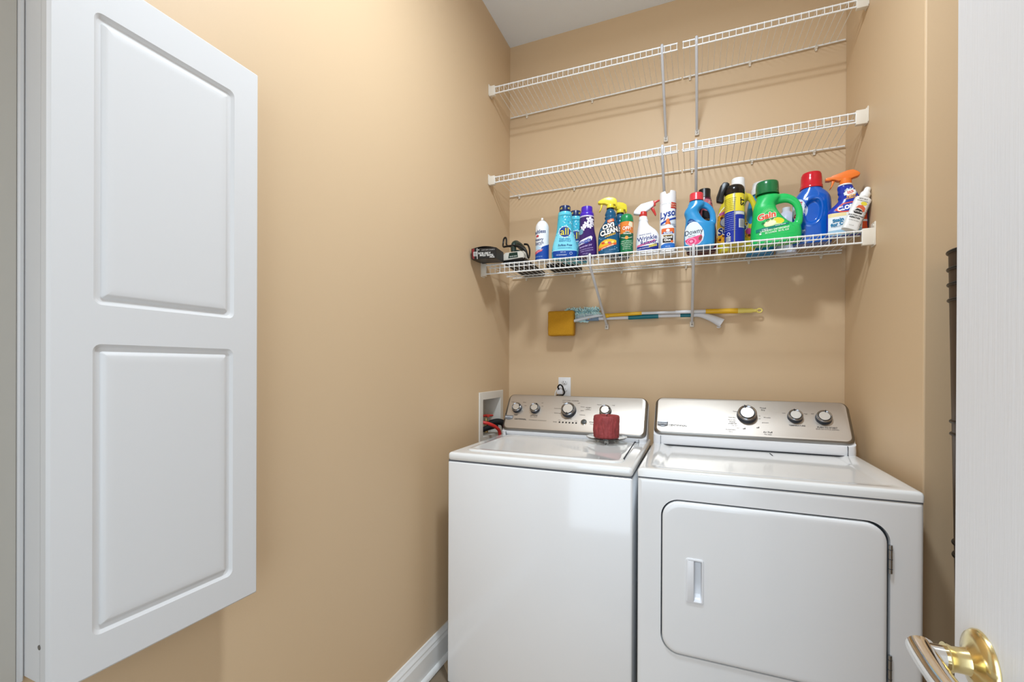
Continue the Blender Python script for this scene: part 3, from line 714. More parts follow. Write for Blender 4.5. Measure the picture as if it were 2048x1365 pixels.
# --- trigger spray builder: head profile (x, z) polygons in local xz, extruded through y
def head(t, poly, hw, m, bev=.003, name='spray_head'): return obj(name, prism(new(), poly, -hw, hw, bev, 2), m, t, ang=50)
def oxi(label, x, y, extra):
    t = stand('spray_bottle', label, 'spray bottle', x, y, extra)
    S = secs_smooth([(0, .043, .028, 0, 0, 2.8), (.005, .0475, .032, 0, 0, 2.8), (.05, .0488, .034, 0, 0, 2.6), (.085, .0470, .033, -.001, 0, 2.5), (.115, .0420, .031, .001, 0, 2.4), (.135, .0345, .028, .004, 0, 2.3), (.150, .0275, .025, .006, 0, 2.2), (.160, .0245, .023, .007, 0, 2), (.168, .0262, .023, .006, 0, 2), (.176, .0235, .022, .0065, 0, 2), (.183, .0250, .022, .006, 0, 2), (.192, .0225, .021, .006, 0, 2), (.203, .0170, .017, .005, 0, 2), (.207, .0150, .015, .005, 0, 2)], 5)
    b = obj('bottle_body', loft(new(), S), plas('16567c', .2), t, ang=50)
    obj('neck_ring', lathe(new(), [(.0165, .2055), (.0165, .2125), (.015, .2135)], 32, M.Translation((.005, 0, 0))), BLACKP, t)
    y_ = plas('efdc3e', .3)
    obj('collar', lathe(new(), [(.0165, .2125), (.0168, .222), (.0150, .228), (.0, .2285)], 32, M.Translation((.005, 0, 0))), y_, t)
    head(t, [(-.050, .2355), (-.050, .2435), (-.040, .2500), (-.022, .2585), (-.004, .2620), (.016, .2590), (.030, .2520), (.0345, .2400), (.0345, .2160), (.0300, .2120), (.0265, .2270), (.014, .2260), (-.008, .2260), (-.020, .2330), (-.034, .2330)], .0125, y_)
    head(t, [(-.0385, .2335), (-.0285, .2335), (-.0310, .2200), (-.0370, .2060), (-.0440, .1960), (-.0455, .1985), (-.0410, .2080), (-.0375, .2190)], .006, y_, .0018, 'trigger')
    return t, b
t, b = oxi('blue stain spray bottle with yellow trigger head, orange label, in front of its twin', .6215, -.313, 0)
def oxi_label(b):
    s = Surf(b)
    rnd = random.Random(5)
    for k in range(30): s.k = 0; s.patch('label_speck', [ellipse(0, 0, .0011 + .0012*rnd.random(), .0011 + .001*rnd.random(), 8)], '8fc4e4', rnd.uniform(-.045, .042), rnd.uniform(.012, .14))
    s.k = 1
    s.patch('label_flash', [rrect(-.014, .016, -.0075, .0075, .004, 3)], 'e06a35', .006, .149, R(18))
    s.text('STAIN', .0075, 'fbe9c8', .006, .149, R(18), .02)
    s.text('OXI', .031, 'f7f4ea', -.004, .1230, R(14), .05, .1, xs=.95, outline='1a1a22', ob=.16)
    s.text('CLEAN', .031, 'f7f4ea', -.001, .0985, R(17), .05, .1, xs=.80, outline='1a1a22', ob=.16)
    s.text('LAUNDRY', .0105, 'f2c33a', .006, .0825, R(17), .03)
    s.k = 2
    s.patch('label_arc', [[(-.045, .024), (-.045, .038), (-.035, .053), (-.018, .063), (.002, .066), (.024, .062), (.032, .058), (.031, .044), (.010, .040), (-.020, .031)]], 'e8b92f')
    s.patch('label_arc_band', [[(-.045, .016), (-.045, .026), (-.020, .034), (.010, .044), (.032, .050), (.032, .041), (.010, .034), (-.020, .024)]], 'e2622e')
    s.text('STAIN REMOVER', .0075, 'fbe9c8', -.006, .0315, R(18), .02)
    for k in range(4): s.patch('label_swirl', [star(0, 0, .0075, 6, .5)], ('d8452b', 'f4e27a', 'c84a86', 'f4e27a')[k], -.026 + .014*k, .048 + .003*(k % 2))
    s.text('31.5 FL OZ', .006, 'b8d6ee', .014, .018, R(8))
oxi_label(b)
t, b = oxi('second blue stain spray bottle with yellow trigger head, behind its twin', .6530, -.232, 14)
oxi_label(b)

# --- insect repellent can
t = stand('aerosol_can', 'short green and orange aerosol can with green dome cap', 'spray can', .6990, -.310, 0)
r = .0285
b = cyl('can_body', t, r, [(.025, 0), (.028, .0015), (r, .004), (r, .138), (.0275, .140)], plas('1d7a4c', .25))
cyl('cap', t, r, [(.0283, .1385), (.0288, .141), (.0286, .150), (.0275, .160), (.0250, .168), (.0205, .1735), (.017, .1752), (.0155, .172), (0, .171)], plas('1a8a52', .3))
s = Surf(b, 0, r)
s.patch('label_top', [rect(-.08, .08, .084, .138)], 'e8873a'); s.patch('label_stripe', [[(.006, .118), (.03, .112), (.03, .134), (.012, .137)]], 'f4e6c4')
s.patch('label_forest', [[(-.08, .060), (.08, .060), (.08, .092), (.012, .086), (.006, .092), (-.002, .084), (-.010, .090), (-.018, .085), (-.08, .090)]], '1d5f42')
s.patch('label_oval', [ellipse(0, 0, .021, .0125)], 'e0672a', 0, .1075)
s.text('OFF!', .021, 'f6f2e6', 0, .1075, 0, .03, xs=.9)
s.text('Deep', .008, 'f4f0e0', .003, .0935, 0, .02); s.text('Woods', .0115, 'f4f0e0', .003, .0845, 0, .02)
s.patch('label_arc', [[(-.026, .071), (-.012, .066), (0, .0645), (.012, .066), (.026, .071), (.026, .069), (.012, .0635), (0, .062), (-.012, .0635), (-.026, .069)]], 'e9e4d4')
s.patch('label_moon', [ellipse(0, 0, .0075, .0075)], 'f0a048', 0, .0655)
for k, tx in enumerate(('INSECT REPELLENT', 'REPELS MOSQUITOES', 'TICKS AND FLIES', 'UNSCENTED', 'NET WT 6 OZ')): s.text(tx, .0056, 'dfeede', 0, .050 - .0085*k)

# --- wrinkle spray
t = stand('spray_bottle', 'white wrinkle spray bottle with white head and red trigger', 'spray bottle', .7845, -.266, 0)
q = .00226
def sec(z, l, r_, b_, n=2.4): return (z, (r_-l)/2*q, b_, ((l+r_)/2-1294)*q, 0, n)
S = secs_smooth([sec(0, 1275, 1312, .026, 3), sec(.005, 1272.5, 1315, .029, 3), sec(.045, 1271.5, 1316.5, .031, 2.7), sec(.078, 1272.5, 1316, .031, 2.5), sec(.102, 1274, 1311, .029), sec(.118, 1275, 1303.5, .026), sec(.130, 1276, 1297.5, .023), sec(.142, 1276.6, 1295, .021), sec(.150, 1277.6, 1295.4, .0205), sec(.158, 1277.2, 1294, .020), sec(.170, 1278, 1293, .017, 2)], 5)
WHT = plas('eeeef0', .25)
b = obj('bottle_body', loft(new(), S), WHT, t, ang=50)
cx = -.0190
RED = plas('c8332e', .3)
obj('collar', lathe(new(), [(.0165, .167), (.0170, .170), (.0165, .190), (.0150, .192), (0, .192)], 32, M.Translation((cx, 0, 0))), RED, t)
hp = lambda pts: [((x-1294)*q, (508.5-z)*q*.985) for x, z in pts]
head(t, hp([(1267, 425.5), (1268, 420), (1274, 413), (1281, 407), (1304, 402), (1306, 408), (1305, 413), (1296, 420), (1286, 426), (1278, 428)]), .0125, WHT)
head(t, hp([(1304, 402.5), (1309, 402), (1316, 400.5), (1317, 402.5), (1309, 406), (1309.5, 411), (1306, 413)]), .006, RED, .0015, 'nozzle')
head(t, hp([(1299.5, 416), (1304.5, 412.5), (1308, 421), (1310.5, 430), (1308.5, 432), (1304, 424)]), .006, RED, .0015, 'trigger')
s = Surf(b)
s.text('downy scent', .010, '5a5f8c', -.010, .0835, R(6))
s.text('Wrinkle', .0275, '2c3880', -.002, .0655, R(8), .015, .1, xs=.92)
s.patch('label_pink', [[(-.044, .036), (.020, .054), (.030, .060), (.033, .050), (.012, .043), (-.044, .0275)]], 'e8749a')
s.text('Relaxer', .0245, '2c3880', .004, .0475, R(8), .015, .1, xs=.92)
s.patch('label_navy', [[(-.044, .0065), (.046, .0140), (.046, .044), (.034, .042), (.010, .033), (-.044, .0285)]], '1f2f86')
s.patch('label_yellow', [[(.006, .024), (.040, .031), (.040, .040), (.006, .034)]], 'e9d84a')
s.text('SPRAY AWAY', .006, '1f2f86', .023, .0325, R(10), .02)
s.text('FRESH COTTON', .0072, 'dfe4f4', -.018, .0215, R(7), .01); s.text('REMOVES WRINKLES FAST', .005, 'dfe4f4', -.012, .0125, R(5))

# --- disinfectant can behind the glue
t = stand('aerosol_can', 'tall white disinfectant spray can with notched white cap', 'spray can', .8690, -.235, 0)
r = .0355
b = cyl('can_body', t, r, [(.031, 0), (.0345, .0015), (r, .004), (r, .222), (.0345, .2245)], plas('eef0f2', .25))
bm = new(); NS = 96; rings = [[], [], [], [], [], []]
for k in range(NS):
    am = 2*pi*k/NS; d = min(abs((am - 1.5*pi + pi) % (2*pi) - pi), abs((am - .5*pi + pi) % (2*pi) - pi))
    h = .2755 if am < pi/2 or am > 1.5*pi else .2730
    h -= .013*max(0, min(1, (.31-d)/.10))
    for i, (ra, z) in enumerate(((.0350, .2235), (.0354, .227), (.0350, h), (.0326, h), (.0324, .246), (.001, .246))): rings[i].append(bm.verts.new((ra*cos(am), ra*sin(am), z)))
for a_, b_ in zip(rings, rings[1:]):
    for k in range(NS): bm.faces.new((a_[k], a_[(k+1) % NS], b_[(k+1) % NS], b_[k]))
obj('cap', bm, plas('f4f4f5', .3), t, ang=40)
s = Surf(b, 0, r)
s.patch('label_red', [[(.012, .195), (.055, .196), (.055, .226), (.015, .225)]], 'cf3a2b')
s.text('KILLS 99.9%', .0088, 'f6dcc0', .031, .2135, 0, .02); s.text('OF GERMS', .0075, 'f6dcc0', .029, .2035, 0, .01)
s.patch('label_line', [rect(-.03, .01, .2165, .2175)], 'c4c8cc')
s.text('Lysol', .043, '26429a', .0, .172, R(12), .02, .25, xs=.92)
s.patch('label_underline', [[(-.034, .135), (.0, .146), (.045, .160), (.045, .153), (.0, .138), (-.034, .125)]], '2a4aa8')
s.text('DISINFECTANT SPRAY', .0065, '4a4f6c', .004, .1245); s.text('CRISP LINEN', .0080, '3a4a8a', .018, .1165, 0, .01)

# --- school glue in front of it
t = stand('glue_bottle', 'small white school glue bottle with orange twist cap, before the notched-cap can', 'bottle', .8725, -.288, 0)
S = secs_smooth([(0, .026, .014, 0, 0, 3), (.003, .0285, .016, 0, 0, 3), (.06, .0285, .016, 0, 0, 3), (.095, .0275, .016, 0, 0, 2.8), (.108, .0225, .015, 0, 0, 2.4), (.114, .0125, .0125, 0, 0, 2), (.118, .0095, .0095, 0, 0, 2)], 5)
b = obj('bottle_body', loft(new(), S), plas('f0f0f0', .3), t, ang=50)
obj('twist_cap', lathe(new(), [(.0105, .116), (.0105, .127), (.0075, .130), (.0065, .141), (.0045, .1435), (0, .1435)], 24), plas('e8763a', .4), t)
s = Surf(b)
s.patch('label_orange', [rrect(-.026, .026, .074, .098, .004, 4)], 'e36a33')
s.patch('label_crest', [ellipse(0, .0, .0075, .0065)], 'f4efe6', 0, .0885)
s.patch('label_name_band', [[(-.022, .0735), (-.018, .0825), (.018, .0825), (.022, .0735)]], '2c4a9c')
s.text("ELMER'S", .0095, 'f6f4ee', 0, .0778, 0, .03)
s.patch('label_black', [rrect(-.021, .021, .036, .0685, .002, 3)], '2a2320')
s.text('WASHABLE NO RUN', .0045, 'e8b43a', 0, .0655, 0, .02); s.text('School\nGlue', .0145, 'f6f2ea', -.002, .0525, 0, .03)
s.patch('label_dot', [ellipse(0, 0, .0055, .005)], 'e36a33', .017, .0395)
s.patch('label_wave', [[(-.027, .012), (.027, .012), (.027, .030), (.012, .033), (0, .030), (-.012, .032), (-.027, .025)]], '2d6fc0')
s.text('4 FL OZ', .0055, 'e6eef8', 0, .018)

# --- jug builder: body loft + grip, fused into one skin
def jug(t, S, grip, gr, m, recess=None, vox=.0026, name='bottle_body', sm=8, gsy=1.0, N=48):
    bm = loft(new(), secs_smooth(S, 5), N)
    if grip:
        P = curve(grip, 6); n = len(P)
        rr = gr if not isinstance(gr, (int, float)) else [gr]*n
        if len(rr) != n:
            rr = [rr[min(len(rr)-1, int(i/(n-1)*(len(rr)-1)))]*(1-((i/(n-1)*(len(rr)-1)) % 1)) + rr[min(len(rr)-1, int(i/(n-1)*(len(rr)-1))+1)]*((i/(n-1)*(len(rr)-1)) % 1) for i in range(n)]
        tube(bm, P, rr, 20, sy=gsy)
    bmesh.ops.recalc_face_normals(bm, faces=bm.faces)
    me = mesh_of(bm, [('REMESH', dict(mode='VOXEL', voxel_size=vox, adaptivity=0)), ('SMOOTH', dict(factor=.5, iterations=sm))])
    if recess:
        for v in me.vertices: v.co = recess(V(v.co))
    return obj(name, me, m, t, ang=0)

# --- blue softener jug with red cap
t = stand('softener_bottle', 'light blue softener jug with red cap and handle loop, white label', 'bottle', .9995, -.300, 0)
q = .000316
def J(z, l, r_, b_, n=2.6, c=382): return (z, (r_-l)/2*q, b_, ((l+r_)/2-c)*q, 0, n)
S = [J(0, 205, 556, .034, 3), J(.006, 192, 570, .038, 3), J(.045, 190, 574, .040, 2.8), J(.075, 196, 575, .039, 2.7), J(.098, 204, 560, .037, 2.6), J(.110, 208, 470, .035), J(.128, 208, 415, .033), J(.145, 192, 385, .031), J(.152, 192, 380, .0305), J(.163, 205, 395, .030), J(.176, 230, 440, .028, 2.3), J(.186, 240, 452, .026, 2.2), J(.193, 250, 440, .0245, 2), J(.200, 256, 432, .024, 2)]
X = lambda v, c=382: (v-c)*q
grip = [(X(385), 0, .181), (X(440), 0, .180), (X(495), 0, .167), (X(535), 0, .146), (X(548), 0, .122), (X(540), 0, .100), (X(500), 0, .082)]
BL = plas('2f8fc8', .24)
b = jug(t, S, grip, [.011, .0105, .009, .0085, .0090, .0110, .013], BL, gsy=1.35)
def ccap(x, r0, z0, z1, flare=0.0): return [(r0*1.04, z0), (r0*1.03, z0+.004), (r0, z0+.006), (r0*(1-flare), z1-.003), (r0*(.95-flare), z1), (r0*(.85-flare), z1), (r0*.8, z1-.006), (0, z1-.006)]
obj('cap', lathe(new(), ccap(0, .0270, .199, .2305), 44, M.Translation((X(344), 0, 0))), plas('d83a44', .3), t)
s = Surf(b)
s.patch('label_white', [[(X(x), (1112-z)*q) for x, z in ((215, 1070), (205, 1000), (205, 880), (225, 830), (262, 790), (310, 780), (360, 800), (405, 860), (435, 920), (440, 980), (425, 1040), (385, 1085), (330, 1102), (270, 1100))]], 'dde6ee')
s.patch('label_corner', [[(X(x), (1112-z)*q) for x, z in ((228, 825), (240, 760), (265, 735), (300, 745), (345, 790), (305, 782), (265, 792))]], '1d4f8c')
s.text('ULTRA', .0055, 'c4dcf0', X(272), (1112-775)*q, R(8))
s.text('Downy', .0300, '2f3440', X(312), (1112-922)*q, R(5), .006, .05, xs=.80)
s.text('April Fresh', .0062, '4a5a72', X(290), (1112-975)*q, R(4))
s.patch('label_rose', [[(X(x), (1112-z)*q) for x, z in ((208, 1020), (245, 1000), (300, 992), (360, 978), (410, 968), (420, 1000), (405, 1050), (370, 1080), (320, 1097), (270, 1095), (228, 1062))]], 'e84f82')
for k, (rx, rz, rr_) in enumerate(((290, 1045, 52), (288, 1045, 36), (285, 1045, 20))): s.patch('label_rose_petal', [ellipse(X(rx), (1112-rz)*q, rr_*q*1.1, rr_*q*.85)], ('f58aae', 'd83a70', 'f7a5c0')[k])
s.patch('label_leaf', [ellipse(X(395), (1112-1010)*q, .0062, .0100, 14, R(-25))], '8a4a3c')

# --- dark bottle behind it
t = stand('softener_bottle', 'dark maroon bottle with black cap, hidden behind the blue handled jug', 'bottle', 1.008, -.212, 0)
S = [(0, .056, .030, 0, 0, 3), (.006, .061, .033, 0, 0, 3), (.09, .060, .033, 0, 0, 2.6), (.15, .050, .031, .002, 0, 2.4), (.20, .036, .028, .010, 0, 2.2), (.225, .029, .026, .012, 0, 2), (.238, .026, .024, .012, 0, 2)]
b = obj('bottle_body', loft(new(), secs_smooth(S, 5)), plas('4a1a30', .25), t, ang=50)
obj('cap', lathe(new(), ccap(0, .0250, .237, .275), 40, M.Translation((.012, 0, 0))), BLACKP, t)
s = Surf(b)
s.patch('label_pink', [[(-.01, .15), (.045, .13), (.045, .225), (.015, .228)]], 'c86a7a')
s.patch('label_dark', [[(.0, .10), (.06, .10), (.055, .165), (.004, .178)]], '1d1a20')
s.text('INFUSION', .010, 'e6c6a8', .028, .196, R(80), .02); s.text('AMBER BLOSSOM', .007, 'e6b070', .028, .135, 0, .01)
s.patch('label_flower', [star(0, 0, .014, 7, .55)], 'd8864a', .035, .118)
s.patch('label_magenta', [rect(-.06, .06, .008, .030)], '8a2a62')

# --- yellow softener jug
t = stand('softener_bottle', 'yellow softener jug with white cap and sunflower label, behind the lubricant can', 'bottle', 1.152, -.163, 0)
q = .000321
J2 = lambda z, l, r_, b_, n=2.6: J_(z, l, r_, b_, n)
def J_(z, l, r_, b_, n=2.6, c=825): return (z, (r_-l)/2*q, b_, ((l+r_)/2-c)*q, 0, n)
X = lambda v, c=825: (v-c)*q
S = [J_(0, 610, 1030, .030, 3), J_(.006, 590, 1050, .034, 3), J_(.05, 575, 1070, .0355, 2.8), J_(.085, 572, 1075, .0355, 2.7), J_(.105, 574, 1050, .035, 2.6), J_(.118, 576, 975, .0345, 2.5), J_(.14, 580, 940, .034), J_(.175, 588, 925, .034), J_(.205, 612, 930, .034), J_(.228, 650, 960, .034), J_(.245, 690, 955, .031, 2.3), J_(.262, 740, 925, .029, 2.1), J_(.270, 750, 920, .0275, 2)]
grip = [(X(900), 0, .241), (X(965), 0, .237), (X(1010), 0, .216), (X(1040), 0, .188), (X(1055), 0, .155), (X(1052), 0, .122), (X(1020), 0, .098)]
YEL = plas('e0cd35', .25)
b = jug(t, S, grip, [.011, .010, .0085, .0085, .009, .010, .013], YEL, gsy=1.35)
obj('cap', lathe(new(), [(.0275, .268), (.0285, .272), (.0285, .290), (.0270, .293), (.0265, .318), (.0245, .321), (0, .321)], 44, M.Translation((X(838), 0, 0))), plas('f1f1ef', .3), t)
s = Surf(b)
s.patch('label_rim', [ellipse(X(760), .112, .066, .094)], 'f4f0d8'); s.patch('label_field', [ellipse(X(760), .112, .062, .090)], 'e6b43a')
s.patch('label_pink_flag', [rrect(-.016, .016, -.008, .008, .003, 3)], 'c85a9a', X(660), .168, R(14))
for fx, fz in ((620, .055), (665, .070), (640, .150), (900, .075), (975, .060)):
    s.k = 3; s.patch('label_sunflower', [star(0, 0, .017, 12, .6)], 'f0a528', X(fx), fz); s.patch('label_sunflower_eye', [ellipse(0, 0, .0058, .0058)], '6a3a1a', X(fx), fz)
s.k = 5
s.patch('label_globe', [ellipse(0, 0, .022, .022)], '2f5fae', X(690), .130); s.patch('label_globe_face', [ellipse(0, 0, .0195, .0195)], 'eef2f8', X(690), .130)
s.text('Suavitel', .040, '1c2f7a', X(775), .094, R(6), .04, .1, xs=.95, outline='f4f2ea', ob=.11)
s.patch('label_pink_seal', [ellipse(0, 0, .012, .013)], 'd0468c', X(968), .078)

# --- lubricant can with folding straw
t = stand('aerosol_can', 'yellow and blue lubricant can with black top and hinged black straw holder', 'spray can', 1.1345, -.289, 0)
r = .0375
b = cyl('can_body', t, r, [(.033, 0), (.0365, .0015), (.0375, .004), (r, .204), (.0365, .206), (.034, .2085)], mat('can_yellow', (229, 210, 58), .28))
s = Surf(b, 0, r)
s.patch('label_blue', [[(-.118, .006), (-.002, .006), (-.002, .134), (-.06, .131), (-.118, .131)], [(.002, .006), (.118, .006), (.118, .131), (.06, .131), (.002, .132)]], '1a2f96')
s.patch('label_seam', [rect(-.0018, .0018, .004, .206)], '9a9a86')
s.patch('label_white', [rect(.0025, .045, .118, .130), rect(.016, .045, .064, .100)], 'd4d8d8')
s.text('ST', .030, '20242a', .034, .170, R(90), .03)
for k in range(7): s.text('CONTENTS UNDER PRESSURE'[:23-k], .0045, '5c5a2c', -.024, .186 - .0075*k)
for k in range(9): s.text('DANGER: FLAMMABLE AEROSOL READ LABEL'[k:k+24], .0044, '8f9ad8', -.024, .124 - .0085*k)
s.patch('label_seal', [ellipse(0, 0, .0065, .0075)], 'e4e6f0', -.022, .040); s.patch('label_seal_face', [ellipse(0, 0, .0045, .0055)], '1a2f96', -.022, .040)
s.patch('barcode_ground', [rect(-.034, -.013, .010, .030)], 'd8dae0')
s.patch('barcode', [rect(-.0325 + .0028*k, -.0325 + .0028*k + (.0012 if k % 3 else .0019), .012, .028) for k in range(7)], '20242a')
s.patch('label_lines', [rect(.020 + .005*k, .0225 + .005*k, .066, .098) for k in range(4)], '70747a')
obj('cap', lathe(new(), [(.0370, .2045), (.0378, .208), (.0376, .226), (.0350, .236), (.0290, .2440), (.0245, .2465), (0, .2465)], 44), mat('glossy_black', (30, 24, 20), .15), t, label='glossy black dome cap')
obj('straw_holder', prism(new(), [(-.0190, .2560), (-.0280, .2640), (-.0420, .2655), (-.0540, .2520), (-.0690, .2060), (-.0695, .1900), (-.0470, .1820), (-.0400, .1900), (-.0410, .2080), (-.0310, .2380), (-.0200, .2450)], -.014, .014, .003, 2), BLACKP, t, label='black hinged straw holder')
obj('straw', tube(new(), [(-.0640, -.0153, .196), (-.0490, -.0153, .252)], .0016, 8), plas('2c2420'), t)

# --- blue bottle with white cap at the back
t = stand('detergent_bottle', 'bright blue bottle with white cap at the back, mostly hidden by the green jug', 'bottle', 1.250, -.084, 0)
S = [(0, .052, .028, 0, 0, 3), (.006, .055, .031, 0, 0, 3), (.10, .055, .031, 0, 0, 2.6), (.19, .052, .031, 0, 0, 2.4), (.235, .046, .031, .002, 0, 2.2), (.258, .036, .030, .004, 0, 2), (.266, .034, .030, .004, 0, 2)]
obj('bottle_body', loft(new(), secs_smooth(S, 5)), plas('2a8cc6', .25), t, ang=50)
obj('cap', lathe(new(), [(.0385, .264), (.0390, .268), (.0390, .288), (.0355, .292), (.0340, .313), (.0320, .317), (0, .317)], 44, M.Translation((.004, 0, 0))), plas('f0f1f3', .3), t)

# --- white round-shouldered bottle at the back
t = stand('detergent_bottle', 'plain white round-shouldered bottle glimpsed through the green jug handle', 'bottle', 1.356, -.062, 0)
S = [(0, .036, .034, 0, 0, 2.6), (.005, .041, .038, 0, 0, 2.6), (.10, .042, .039, 0, 0, 2.4), (.14, .039, .036, 0, 0, 2.2), (.165, .031, .030, 0, 0, 2), (.180, .020, .020, 0, 0, 2), (.186, .014, .014, 0, 0, 2)]
obj('bottle_body', loft(new(), secs_smooth(S, 5)), plas('dfe2f0', .3), t, ang=50)
obj('cap', lathe(new(), [(.0165, .184), (.0165, .200), (.014, .202), (0, .202)], 32), plas('f0f0f2', .3), t)

# --- green detergent jug
t = stand('detergent_bottle', 'large bright green detergent jug with big open handle and green cap', 'bottle', 1.288, -.246, 0)
q = .000303
def J3(z, l, r_, b_, n=2.6, c=1357): return (z, (r_-l)/2*q, b_, ((l+r_)/2-c)*q, 0, n)
X = lambda v, c=1357: (v-c)*q
Z = lambda v: (1128-v)*q
S = [J3(0, 1085, 1630, .034, 3), J3(.006, 1064, 1648, .038, 3), J3(Z(1040), 1058, 1658, .039, 2.9), J3(Z(950), 1060, 1656, .039, 2.8), J3(Z(905), 1063, 1640, .039, 2.7), J3(Z(870), 1066, 1560, .039, 2.6), J3(Z(820), 1072, 1490, .039), J3(Z(740), 1080, 1425, .039), J3(Z(650), 1086, 1375, .039), J3(Z(590), 1100, 1365, .037), J3(Z(540), 1118, 1400, .036, 2.4), J3(Z(505), 1126, 1425, .0355, 2.2), J3(Z(475), 1128, 1410, .035, 2.1), J3(Z(452), 1132, 1394, .0345, 2)]
grip = [(X(1370), 0, Z(520)), (X(1450), 0, Z(518)), (X(1525), 0, Z(545)), (X(1590), 0, Z(608)), (X(1625), 0, Z(700)), (X(1632), 0, Z(790)), (X(1618), 0, Z(870)), (X(1570), 0, Z(930))]
GRN = plas('26c262', .24)
b = jug(t, S, grip, [.016, .015, .0125, .0110, .0098, .0098, .0115, .014], GRN, gsy=1.3)
obj('cap', lathe(new(), [(.0440, Z(446)), (.0440, Z(435)), (.0425, Z(430)), (.0420, Z(330)), (.0408, Z(290)), (.0390, Z(278)), (.0360, Z(276)), (.0340, Z(300)), (0, Z(300))], 48, M.Translation((X(1258), 0, 0))), mat('green_translucent_cap', (38, 128, 74), .22, trans=.25), t)
s = Surf(b)
P3 = lambda *a: [(X(x), Z(z)) for x, z in a]
s.patch('label_field', [P3((1135, 1010), (1110, 920), (1150, 780), (1215, 660), (1270, 615), (1320, 620), (1365, 690), (1430, 800), (1500, 880), (1560, 930), (1590, 985), (1580, 1020), (1350, 1030))], '2fc262')
for k in range(15):
    a = R(20 + 10*k); s.k = 2
    s.patch('label_ray', [[(X(1290) + .020*cos(a+.03), Z(760) + .020*sin(a+.03)), (X(1290) + .034*cos(a), Z(760) + .034*sin(a)), (X(1290) + .020*cos(a-.03), Z(760) + .020*sin(a-.03))]], 'c4f0b0')
s.k = 3
s.patch('label_bloom', [ellipse(X(1340), Z(862), .036, .017, 28, R(10))], 'dff0a0'); s.patch('label_bloom_sun', [ellipse(X(1400), Z(840), .018, .012, 24, R(-20))], 'e4d93c'); s.patch('label_bloom_heart', [ellipse(X(1300), Z(865), .020, .010, 24, R(10))], 'f4f4cc')
for (px_, pz_, rr_) in ((1215, 862, 20), (1270, 830, 22), (1320, 815, 16)):
    bm = new()
    pts = [(X(px_) + rr_*q*(1 - k/26)*cos(k*.42), 0, Z(pz_) + rr_*q*(1 - k/26)*sin(k*.42)) for k in range(22)]
    for p0, p1 in zip(pts, pts[1:]):
        d = (V(p1)-V(p0)).normalized(); n_ = V((-d.z, 0, d.x))*.0009
        bm.faces.new([bm.verts.new(v) for v in (V(p0)-n_, V(p1)-n_, V(p1)+n_, V(p0)+n_)])
    s.lay('label_curl', bm, ink('1c4a36'), step=.02)
s.text('Gain', .0345, 'e8573a', X(1252), Z(765), R(10), .035, .12, xs=1.0, outline='fbf3e4', ob=.085)
s.patch('label_teal', [P3((1130, 975), (1130, 930), (1220, 915), (1330, 905), (1360, 895), (1450, 890), (1510, 878), (1515, 905), (1420, 920), (1360, 935))], '15806e')
s.text('original', .0072, 'e4f4ea', X(1235), Z(938), R(3), .01); s.text('aroma boost', .0068, 'e4f4ea', X(1415), Z(902), R(6), .02)
s.text('LAUNDRY DETERGENT', .0098, 'f2f6ea', X(1350), Z(955), R(4), .02); s.text('32 LOADS  50 FL OZ', .0092, 'f2f6ea', X(1375), Z(985), R(4), .02)
s.patch('label_seal', [rrect(X(1172), X(1197), Z(1008), Z(985), .002, 3)], 'e4f4ea')

# --- dark blue detergent bottle with red cap
t = stand('detergent_bottle', 'dark blue detergent bottle with red cap and scooped grip in its side', 'bottle', 1.4290, -.178, 4)
q = .000327
QX = .000290
def J4(z, l, r_, b_, n=2.6, c=393): return (z, (r_-l)/2*QX, b_, ((l+r_)/2-c)*QX, 0, n)
X = lambda v, c=393: (v-c)*QX
Z = lambda v: (1140-v)*q
S = [J4(0, 175, 610, .040, 3), J4(.006, 158, 628, .045, 3), J4(Z(1000), 152, 634, .047, 2.8), J4(Z(850), 152, 630, .047, 2.8), J4(Z(720), 152, 622, .046, 2.8), J4(Z(620), 156, 618, .045, 2.7), J4(Z(560), 172, 608, .043, 2.6), J4(Z(510), 200, 580, .041, 2.4), J4(Z(470), 232, 540, .039, 2.2), J4(Z(440), 255, 512, .038, 2), J4(Z(430), 258, 508, .038, 2)]
def scoop(v):
    if v.y > 0: return v
    x, z = v.x, v.z
    cx_, cz = X(392), Z(745); a = (x-cx_)/(.0275); c = (z-cz)/(.047)
    a += .35*c*(1 if False else -.35)
    d = (abs(a)**2.4 + abs(c)**2.4)**(1/2.4)
    if d < 1.12:
        k = max(0, min(1, (1.12-d)/.34)); k = k*k*(3-2*k)
        v.y += .0165*k
    elif d < 1.35:
        k = 1-abs((d-1.22)/.13); 
        if k > 0: v.y -= .0012*k
    return v
PB = mat('glossy_blue', '1060c4', .12, coat=.6)
b = jug(t, S, None, 0, PB, recess=scoop, vox=.0022, sm=3, N=64)
obj('cap', lathe(new(), [(.0405, Z(438)), (.0405, Z(405)), (.0388, Z(398)), (.0370, Z(300)), (.0356, Z(262)), (.0325, Z(240)), (.0260, Z(234)), (0, Z(234))], 48, M.Translation((X(383), 0, 0))), plas('cc1f2c', .15), t, label='glossy red dosing cap')
s = Surf(b, R(-24))
s.patch('label_oval', [ellipse(-.030, .142, .027, .044)], 'cfd9e8'); s.patch('label_oval_rim', [ellipse(-.030, .142, .0235, .040)], 'e4eaf2')
s.text('Persil', .030, 'c62f3a', -.030, .142, R(80), .03)
s = Surf(b)
s.k = 3
s.text('75 LOADS', .0062, 'a8c4ec', X(240), Z(990), R(-20)); s.text('ProClean', .0062, 'a8c4ec', X(245), Z(965), R(-20)); s.patch('label_mark', [[(-.004, -.004), (-.002, -.004), (-.001, 0), (.002, -.001), (.002, -.004), (.004, -.004), (.004, .004), (.002, .004), (.002, .001), (-.001, .0015), (-.002, .004), (-.004, .004)]], 'c4d6f0', X(290), Z(980))

